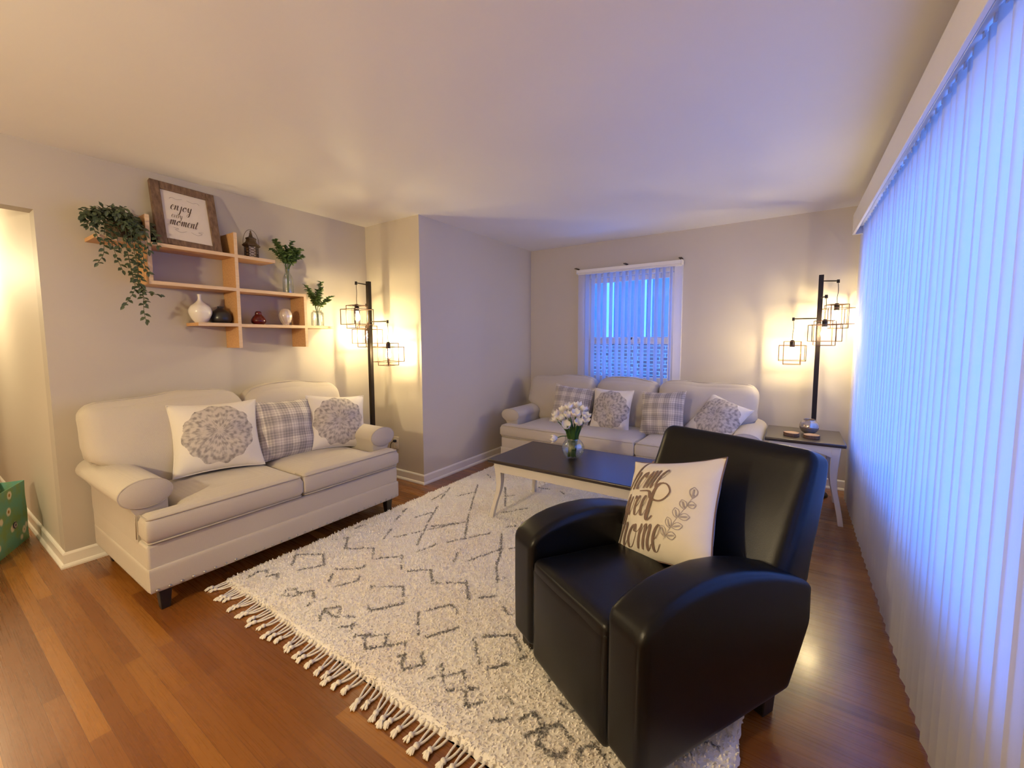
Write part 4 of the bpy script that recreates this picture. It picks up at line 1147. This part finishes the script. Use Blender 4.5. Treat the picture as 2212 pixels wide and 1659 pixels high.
# trailing plant
pp = thing('trailing_plant', 'dark green trailing plant spilling off the left end of the wall shelf', 'plant', (XL+0.105, 0.83, 1.951))
mb = MB(); mb.lathe([(0, 0), (0.045, 0), (0.052, 0.01), (0.060, 0.085), (0.064, 0.09), (0.064, 0.10), (0.055, 0.10), (0.052, 0.085), (0.0, 0.080)], 24)
mb.build('pot', M['rust'], pp, smooth='auto')
O_ = Vector(pp.location); rr_ = random.Random(11)
vm = MB(); lm = MB()
def vine(pts, dens=0.016, L=0.034, r0=0.0016):
    P = cr([Vector(p)-O_ for p in pts], 10)
    vm.tube(P, r0, 5)
    acc = 0; side = 1
    for i in range(1, len(P)):
        acc += (P[i]-P[i-1]).length
        if acc > dens:
            acc = 0; side = -side; t = (P[i]-P[i-1]).normalized()
            o_ = Vector((rr_.uniform(0.1, 0.9), side*rr_.uniform(0.5, 1.0), rr_.uniform(-0.5, 0.5)))
            leaf(lm, P[i], (t*0.6+o_*0.9), Vector((rr_.uniform(0.5, 1), rr_.uniform(-0.4, 0.4), rr_.uniform(0.2, 1))), L*rr_.uniform(0.75, 1.25), L*0.55)
    leaf(lm, P[-1], P[-1]-P[-3], Vector((1, 0, 0.3)), L, L*0.5)
X_ = XL
top = (X_+0.105, 0.83, 2.04)
trails = [
 [top, (X_+0.20, 0.86, 2.05), (X_+0.235, 0.87, 1.93), (X_+0.232, 0.875, 1.80), (X_+0.22, 0.885, 1.68), (X_+0.215, 0.895, 1.60), (X_+0.21, 0.895, 1.52), (X_+0.20, 0.905, 1.465)],
 [top, (X_+0.21, 0.85, 2.03), (X_+0.24, 0.86, 1.90), (X_+0.235, 0.87, 1.78), (X_+0.225, 0.88, 1.66), (X_+0.22, 0.93, 1.635), (X_+0.215, 0.975, 1.625)],
 [top, (X_+0.19, 0.80, 2.03), (X_+0.22, 0.83, 1.90), (X_+0.22, 0.85, 1.76), (X_+0.215, 0.86, 1.66), (X_+0.21, 0.83, 1.59), (X_+0.21, 0.805, 1.55)],
 [top, (X_+0.17, 0.76, 2.00), (X_+0.20, 0.74, 1.90), (X_+0.195, 0.735, 1.84), (X_+0.19, 0.71, 1.79)],
 [top, (X_+0.19, 0.78, 2.00), (X_+0.215, 0.77, 1.92), (X_+0.215, 0.79, 1.82), (X_+0.21, 0.81, 1.76)],
 [top, (X_+0.21, 0.88, 2.02), (X_+0.235, 0.90, 1.92), (X_+0.235, 0.905, 1.82), (X_+0.225, 0.92, 1.76)],
 [top, (X_+0.20, 0.84, 2.02), (X_+0.235, 0.83, 1.90), (X_+0.23, 0.84, 1.80), (X_+0.225, 0.85, 1.72)],
 [top, (X_+0.21, 0.87, 2.0), (X_+0.24, 0.88, 1.88), (X_+0.235, 0.875, 1.76), (X_+0.225, 0.89, 1.64), (X_+0.22, 0.905, 1.57)],
]
for tr in trails: vine(tr)
for i in range(46):
    a = rr_.uniform(0, 2*PI); e_ = rr_.uniform(-0.15, 0.95)
    tip = Vector((X_+0.12+0.10*math.cos(a)*0.9+0.03, 0.825+0.135*math.sin(a), 2.03+0.075*e_+0.02*rr_.random()))
    mid = (Vector(top)+tip)/2+Vector((0, 0, 0.035))
    vine([top, mid, tip, tip+Vector((0.01, 0.02*math.sin(a), -0.025))], 0.013, 0.036)
for i in range(7):
    y = 0.70+0.045*i
    vine([top, (X_+0.17, (y+0.83)/2, 2.05), (X_+0.21, y, 2.0), (X_+0.225, y+0.01, 1.93-0.02*(i % 3))], 0.014)
vine([top, (X_+0.12, 0.79, 2.09), (X_+0.13, 0.765, 2.125)], 0.012); vine([top, (X_+0.14, 0.80, 2.09), (X_+0.15, 0.80, 2.12)], 0.012)
vine([top, (X_+0.13, 0.75, 2.05), (X_+0.15, 0.70, 2.035), (X_+0.16, 0.685, 2.0)], 0.013)
vm.build('vines', M['vine'], pp, smooth=True); lm.build('foliage', M['leaf'], pp)

# vases on the shelves
def lathe_thing(name, label, cat, loc, prof, mat, n=40, smooth='auto'):
    mb = MB(); mb.lathe(prof, n); o = mb.build(name, mat, None, smooth=smooth, angle=60); o.location = loc
    return tag(o, label, cat)
def sp(points, n=6): return [(max(p.x, 0.0), p.y) for p in cr([(a, b, 0) for a, b in points], n)]
lathe_thing('vase', 'round white ceramic bottle vase with a narrow neck on the lowest shelf', 'vase', (XL+0.125, 1.222, Z3), [(0, 0)]+sp([(0.032, 0), (0.052, 0.03), (0.068, 0.075), (0.056, 0.112), (0.026, 0.140), (0.012, 0.160), (0.0105, 0.182), (0.0135, 0.196)])+[(0.010, 0.197), (0.008, 0.16), (0, 0.15)], M['whiteceramic'])
lathe_thing('vase', 'squat charcoal vase beside the white bottle vase', 'vase', (XL+0.108, 1.352, Z3), [(0, 0)]+sp([(0.050, 0), (0.064, 0.02), (0.067, 0.045), (0.056, 0.078), (0.030, 0.100), (0.018, 0.112), (0.020, 0.122)])+[(0.014, 0.122), (0.013, 0.10), (0, 0.09)], M['darkceramic'])
lathe_thing('vase', 'small dark red gourd vase in the middle of the lowest shelf', 'vase', (XL+0.125, 1.600, Z3), [(0, 0)]+sp([(0.034, 0), (0.048, 0.015), (0.050, 0.034), (0.038, 0.058), (0.024, 0.075), (0.022, 0.090), (0.015, 0.100)])+[(0.008, 0.101), (0, 0.096)], M['redceramic'])
# ribbed egg vase
mb = MB(); prof = sp([(0.022, 0), (0.024, 0.010), (0.037, 0.030), (0.047, 0.065), (0.043, 0.098), (0.028, 0.122), (0.016, 0.130)]); n = 48
mb.loft([[((r+0.0016*math.cos(12*2*PI*k/n+z*60))*math.cos(2*PI*k/n), (r+0.0016*math.cos(12*2*PI*k/n+z*60))*math.sin(2*PI*k/n), z) for k in range(n)] for r, z in prof])
o = mb.build('vase', M['pearl'], None, smooth='auto'); o.location = (XL+0.14, 1.800, Z3)
tag(o, 'pearly ribbed egg-shaped vase at the right of the lowest shelf', 'vase')

# metal lantern
ln = thing('lantern', 'aged brown metal lantern with a pagoda top on the upper shelf', 'lantern', (XL+0.115, 1.580, Z1))
def hexr(r, z, n=6, a0=0.26): return [(r*math.cos(a0+2*PI*k/n), r*math.sin(a0+2*PI*k/n), z) for k in range(n)]
MB().loft([hexr(0.050, 0), hexr(0.052, 0.008), hexr(0.046, 0.012)]).build('base', M['rust'], ln)
mb = MB()
for k in range(6):
    a = 0.26+2*PI*k/6; p = (0.045*math.cos(a), 0.045*math.sin(a)); a2 = a+PI/3; q = (0.045*math.cos(a2), 0.045*math.sin(a2))
    mb.tube([(p[0], p[1], 0.010), (p[0], p[1], 0.092)], 0.003, 6)
    for j in range(4):
        z0, z1 = 0.012+j*0.02, 0.032+j*0.02
        mb.tube([(p[0], p[1], z0), (q[0], q[1], z1)], 0.0013, 4); mb.tube([(p[0], p[1], z1), (q[0], q[1], z0)], 0.0013, 4)
mb.build('lattice_body', M['rust'], ln)
MB().loft([hexr(0.040, 0.012), hexr(0.040, 0.09)]).build('frosted_panel', M['mercury'], ln)
MB().loft([hexr(0.052, 0.088), hexr(0.060, 0.094), hexr(0.060, 0.100), hexr(0.036, 0.124), hexr(0.032, 0.140), hexr(0.036, 0.146), hexr(0.036, 0.152), hexr(0.014, 0.164), hexr(0.010, 0.180)]).build('roof', M['rust'], ln)
mb = MB(); mb.lathe([(0.008, 0.178), (0.011, 0.186), (0.005, 0.194), (0.007, 0.200), (0.001, 0.212)], 12); mb.build('finial', M['rust'], ln, smooth=True)
MB().tube([(0, 0.056*math.cos(a), 0.10+0.105*math.sin(a)+(0.01 if 0 < a < PI else 0)) for a in [PI*k/24 for k in range(25)]], 0.0016, 6).build('handle', M['rust'], ln, smooth=True)

# greenery in glass
def glass_vessel(t, prof_o, thick=0.003):
    pi_ = [(max(r-thick, 0.0005), z+(thick if i == 0 else 0)) for i, (r, z) in enumerate(prof_o)]
    mb = MB(); mb.lathe([(0, 0)]+prof_o+pi_[::-1]+[(0, thick)], 32)
    return mb.build('glass', M['glass'], t, smooth='auto', angle=60)
def sprigs(t, base_z, tips, Lf, seed, mat='leaf2'):
    r = random.Random(seed); sm, lf = MB(), MB()
    for tip in tips:
        tip = Vector(tip); p0 = Vector((r.uniform(-0.008, 0.008), r.uniform(-0.008, 0.008), 0.006)); pm = Vector((tip.x*0.12, tip.y*0.12, base_z))
        P = cr([p0, pm, (pm+tip)/2+Vector((0, 0, 0.02)), tip], 10); sm.tube(P, 0.0015, 5)
        k0 = 14
        for i in range(k0, len(P)):
            for s in (0, 1, 2, 3):
                a = r.uniform(0, 2*PI); o_ = Vector((math.cos(a), math.sin(a), r.uniform(-0.2, 0.8)))
                leaf(lf, P[i], o_, Vector((r.uniform(-.5, .5), r.uniform(-.5, .5), 1)), Lf*r.uniform(0.7, 1.2), Lf*0.62)
    sm.build('stems', M['stem'], t, smooth=True); lf.build('foliage', M[mat], t)
v1 = thing('bottle_vase', 'tall clear bottle vase with leafy green sprigs on the middle shelf', 'vase', (XL+0.11, 1.848, Z2))
glass_vessel(v1, sp([(0.036, 0), (0.040, 0.006), (0.040, 0.10), (0.034, 0.135), (0.020, 0.165), (0.018, 0.19), (0.021, 0.20)], 4))
sprigs(v1, 0.20, [(0.02, -0.10, 0.41), (0.05, -0.075, 0.36), (-0.03, -0.045, 0.37), (0.03, 0.03, 0.42), (-0.02, 0.06, 0.385), (0.05, 0.075, 0.33), (0.0, 0.125, 0.375), (0.04, 0.11, 0.31), (0.06, 0.0, 0.34), (0.0, -0.08, 0.39), (0.02, -0.02, 0.37), (0.05, 0.05, 0.36), (0.0, 0.09, 0.34), (-0.01, -0.11, 0.34), (0.01, 0.02, 0.33)], 0.032, 21)
v2 = thing('jar_vase', 'short clear jar with leafy green sprigs at the shelf right end', 'vase', (XL+0.125, 2.082, 1.437+T_))
glass_vessel(v2, sp([(0.046, 0), (0.051, 0.006), (0.051, 0.10), (0.046, 0.118), (0.036, 0.125), (0.038, 0.135)], 4))
sprigs(v2, 0.135, [(0.0, 0.045, 0.375), (0.02, 0.035, 0.33), (0.03, -0.085, 0.29), (0.01, -0.095, 0.33), (-0.02, -0.04, 0.27), (0.04, 0.09, 0.22), (0.01, 0.135, 0.26), (0.05, -0.02, 0.24), (-0.01, 0.02, 0.30), (0.02, -0.06, 0.25), (0.02, 0.0, 0.28)], 0.033, 22)

# ------------------------------------------------------------------ tulips on the coffee table
tv = thing('tulip_vase', 'round clear glass bowl vase of white tulips on the coffee table', 'vase', (-1.315, 2.765, 0.462))
R = 0.083
prof = [(R*math.sin(a), R*0.98-R*0.98*math.cos(a)) for a in [math.radians(q) for q in range(24, 152, 8)]]
z_off = prof[0][1]; prof = [(r, z-z_off) for r, z in prof]; prof += [(0.044, prof[-1][1]+0.006), (0.046, prof[-1][1]+0.012)]
glass_vessel(tv, prof, 0.0035)
r = random.Random(31)
heads = [(-0.115, -0.02, 0.300), (-0.075, 0.00, 0.335), (-0.050, -0.06, 0.285), (-0.020, -0.02, 0.360), (0.020, 0.02, 0.372), (0.000, -0.075, 0.315), (0.045, -0.06, 0.325), (0.095, -0.02, 0.310), (0.075, -0.085, 0.275), (0.010, -0.11, 0.255), (-0.095, -0.06, 0.275), (0.060, 0.03, 0.345), (-0.075, -0.10, 0.165), (0.105, -0.05, 0.290)]
sm = MB(); lf = MB()
for i, hd in enumerate(heads):
    hd = Vector(hd); p0 = Vector((r.uniform(-0.03, 0.03), r.uniform(-0.03, 0.03), 0.012)); pn = Vector((hd.x*0.25, hd.y*0.25, 0.15))
    P = cr([p0, pn, (pn*0.5+hd*0.5)+Vector((0, 0, 0.015)), hd], 8); sm.tube(P, 0.0035, 6)
    ax = (hd-P[-5]).normalized()
    if i == 12: ax = Vector((-0.7, -0.5, -0.15)).normalized()
    q = Vector((0, 0, 1)).rotation_difference(ax).to_matrix().to_4x4(); q.translation = hd
    bl_ = MB(); op = 0.55 if i in (7, 9, 6) else 0.25
    for k in range(6):
        a0 = 2*PI*k/6+i; off = 0.0 if k % 2 else 0.003; n1, n2 = 8, 6; vs = []
        for iu in range(n1+1):
            u = iu/n1; L_ = 0.058*(0.92+0.1*math.sin(i*3+k))
            rad = (0.006+0.021*math.sin(min(1.0, u*1.25)*PI*0.62)*(1+op*u*0.6))+off
            wd_ = 1.25*math.sin(PI*min(1, u*0.93+0.07))**0.7
            for iv in range(n2+1):
                v = (iv/n2-0.5)*2; an = a0+v*wd_*0.62
                vs.append((rad*math.cos(an)*(1-0.05*abs(v)), rad*math.sin(an)*(1-0.05*abs(v)), u*L_-0.004*v*v*u))
        bl_.add(vs, [(a*(n2+1)+b, a*(n2+1)+b+1, (a+1)*(n2+1)+b+1, (a+1)*(n2+1)+b) for a in range(n1) for b in range(n2)], q)
    bl_.build('tulip_bloom', M['petal'], tv, smooth=True)
for i in range(13):
    a = 2*PI*i/13+0.3; L_ = r.uniform(0.22, 0.30); lean = r.uniform(0.035, 0.085); rings = []; vs = []
    for k in range(9):
        s = k/8; c_ = Vector((math.cos(a)*(0.018+lean*s**2), math.sin(a)*(0.018+lean*s**2), 0.015+L_*0.95*s)); w = 0.017*math.sin(PI*(0.12+0.88*s))**0.6 if s < 1 else 0.0005
        t_ = Vector((-math.sin(a), math.cos(a), 0))
        vs += [c_-t_*w, c_+Vector((-math.cos(a), -math.sin(a), 0))*0.003, c_+t_*w]
    lf.add(vs, [(3*k+j, 3*k+j+1, 3*k+j+4, 3*k+j+3) for k in range(8) for j in (0, 1)])
sm.build('stems', M['stem'], tv, smooth=True); lf.build('foliage', M['stem'], tv, smooth=True)

# ------------------------------------------------------------------ on the end table
mb = MB(); mb.lathe([(0, 0)]+sp([(0.030, 0), (0.052, 0.018), (0.066, 0.052), (0.058, 0.085), (0.040, 0.103), (0.042, 0.112)])+[(0.036, 0.112), (0.034, 0.10), (0.05, 0.07), (0, 0.01)], 40)
o = mb.build('candle_bowl', M['mercury'], None, smooth='auto', angle=60); o.location = (0.135, 4.02, 0.588)
tag(o, 'round mercury glass candle bowl on the end table', 'candle holder')
for lab, x, y, sd in (('left wood-slice coaster stack on the end table', 0.022, 3.855, 1), ('right wood-slice coaster stack on the end table, before the candle bowl', 0.146, 3.84, 2)):
    t = thing('coaster_stack', lab, 'coasters', (x, y, 0.588), group=None)
    for k in range(2):
        r = random.Random(sd*5+k); n = 28; rad = 0.052; ph_ = r.uniform(0, 6)
        pr = [(rad*(1+0.05*math.sin(3*2*PI*j/n+ph_)+0.03*math.sin(5*2*PI*j/n))*math.cos(2*PI*j/n), rad*(1+0.05*math.sin(3*2*PI*j/n+ph_)+0.03*math.sin(5*2*PI*j/n))*math.sin(2*PI*j/n)) for j in range(n)]
        c = MB().prism(pr, 0.0+k*0.0125, 0.012+k*0.0125).build('coaster', M['bark'], t, bevel=0.0015)
        MB().prism([(a*0.95, b*0.95) for a, b in pr], 0.0119+k*0.0125, 0.0123+k*0.0125).build('sawn_face', M['slice'], c)

# ------------------------------------------------------------------ tree floor lamps
def cage(t, c, rot):
    cg = bpy.data.objects.new('cage_shade', None); C.objects.link(cg); cg.parent = t; cg.location = c; cg.rotation_euler = (0, 0, rot)
    def wire(w, h, nm):
        mb = MB(); q = 0.0025; a = w/2; b = h/2
        for sx in (-1, 1):
            for sy in (-1, 1): mb.box(sx*a-q, sx*a+q, sy*a-q, sy*a+q, -b, b)
        for z in (-b, b):
            for s in (-1, 1):
                mb.box(-a-q, a+q, s*a-q, s*a+q, z-q, z+q); mb.box(s*a-q, s*a+q, -a-q, a+q, z-q, z+q)
        mb.build(nm, M['copper'], cg)
    wire(0.192, 0.130, 'wide_wire_box'); wire(0.124, 0.196, 'tall_wire_box')
    mb = MB(); mb.box(-0.062, 0.062, -0.003, 0.003, 0.096, 0.100); mb.box(-0.003, 0.003, -0.062, 0.062, 0.096, 0.100); mb.lathe([(0.0, 0.112), (0.012, 0.110), (0.019, 0.098), (0.019, 0.052), (0.016, 0.050), (0.0, 0.052)], 20)
    mb.build('socket', M['metal'], cg, smooth='auto')
    mb = MB(); mb.lathe([(0.013, 0.052), (0.014, 0.042), (0.020, 0.022), (0.026, -0.002), (0.024, -0.020), (0.014, -0.034), (0.0, -0.039)], 20)
    bb = mb.build('bulb', M['envelope'], cg, smooth=True)
    MB().lathe([(0, 0.030), (0.005, 0.027), (0.0085, 0.012), (0.0085, -0.004), (0.005, -0.016), (0, -0.018)], 12).build('filament', M['bulb'], bb, smooth=True)
    mb = MB(); mb.lathe([(0.046, 0.078), (0.046, -0.06)], 28)
    o = MB(); n = 28
    vs = [(0.046*math.cos(2*PI*k/n), 0.046*math.sin(2*PI*k/n), z) for z in (0.078, -0.06) for k in range(n)]
    o.add(vs, [(k, (k+1) % n, n+(k+1) % n, n+k) for k in range(n)])
    o.build('glass_cylinder', M['cageglass'], cg, smooth=True)
def lamp(label, x, y, arms):
    t = thing('tree_floor_lamp', label, 'floor lamp', (x, y, 0), 0, group='black tree floor lamps with wire cages')
    mb = MB(); mb.lathe([(0, 0), (0.125, 0), (0.127, 0.008), (0.120, 0.018), (0.03, 0.024), (0.02, 0.04), (0.0, 0.04)], 40); mb.build('base', M['metal'], t, smooth='auto')
    MB().box(-0.017, 0.017, -0.017, 0.017, 0.02, 1.862).build('pole', M['metal'], t, bevel=0.002)
    for (dx, dy, z, rot) in arms:
        L = math.hypot(dx, dy); d = Vector((dx, dy, 0))/L
        a = MB().tube([d*0.012+Vector((0, 0, z)), Vector((dx, dy, z))], 0.0052, 8).build('arm', M['metal'], t, smooth='auto')
        mb = MB(); mb.lathe([(0.0, 0.012), (0.010, 0.011), (0.011, -0.016), (0.0, -0.018)], 14, (dx, dy, z)); mb.build('arm_cap', M['metal'], a, smooth='auto')
        MB().tube(cr([(dx, dy, z-0.015), (dx+0.004, dy, z-0.08), (dx-0.001, dy, z-0.14), (dx, dy, z-0.185)], 6), 0.0024, 6).build('cord', M['metal'], a, smooth=True)
        cage(t, (dx, dy, z-0.293), rot)
    return t
lamp('black tree floor lamp with three caged bulbs behind the loveseat', -3.195, 2.45, [(0.030, -0.150, 1.832, 0.0), (-0.135, 0.075, 1.665, 0.0), (0.19, 0.045, 1.503, 0.05)])
lamp('black tree floor lamp with three caged bulbs behind the end table', 0.175, 4.36, [(0.118, 0.075, 1.812, 0.3), (0.032, -0.165, 1.672, 0.12), (-0.178, 0.0, 1.505, 0.03)])
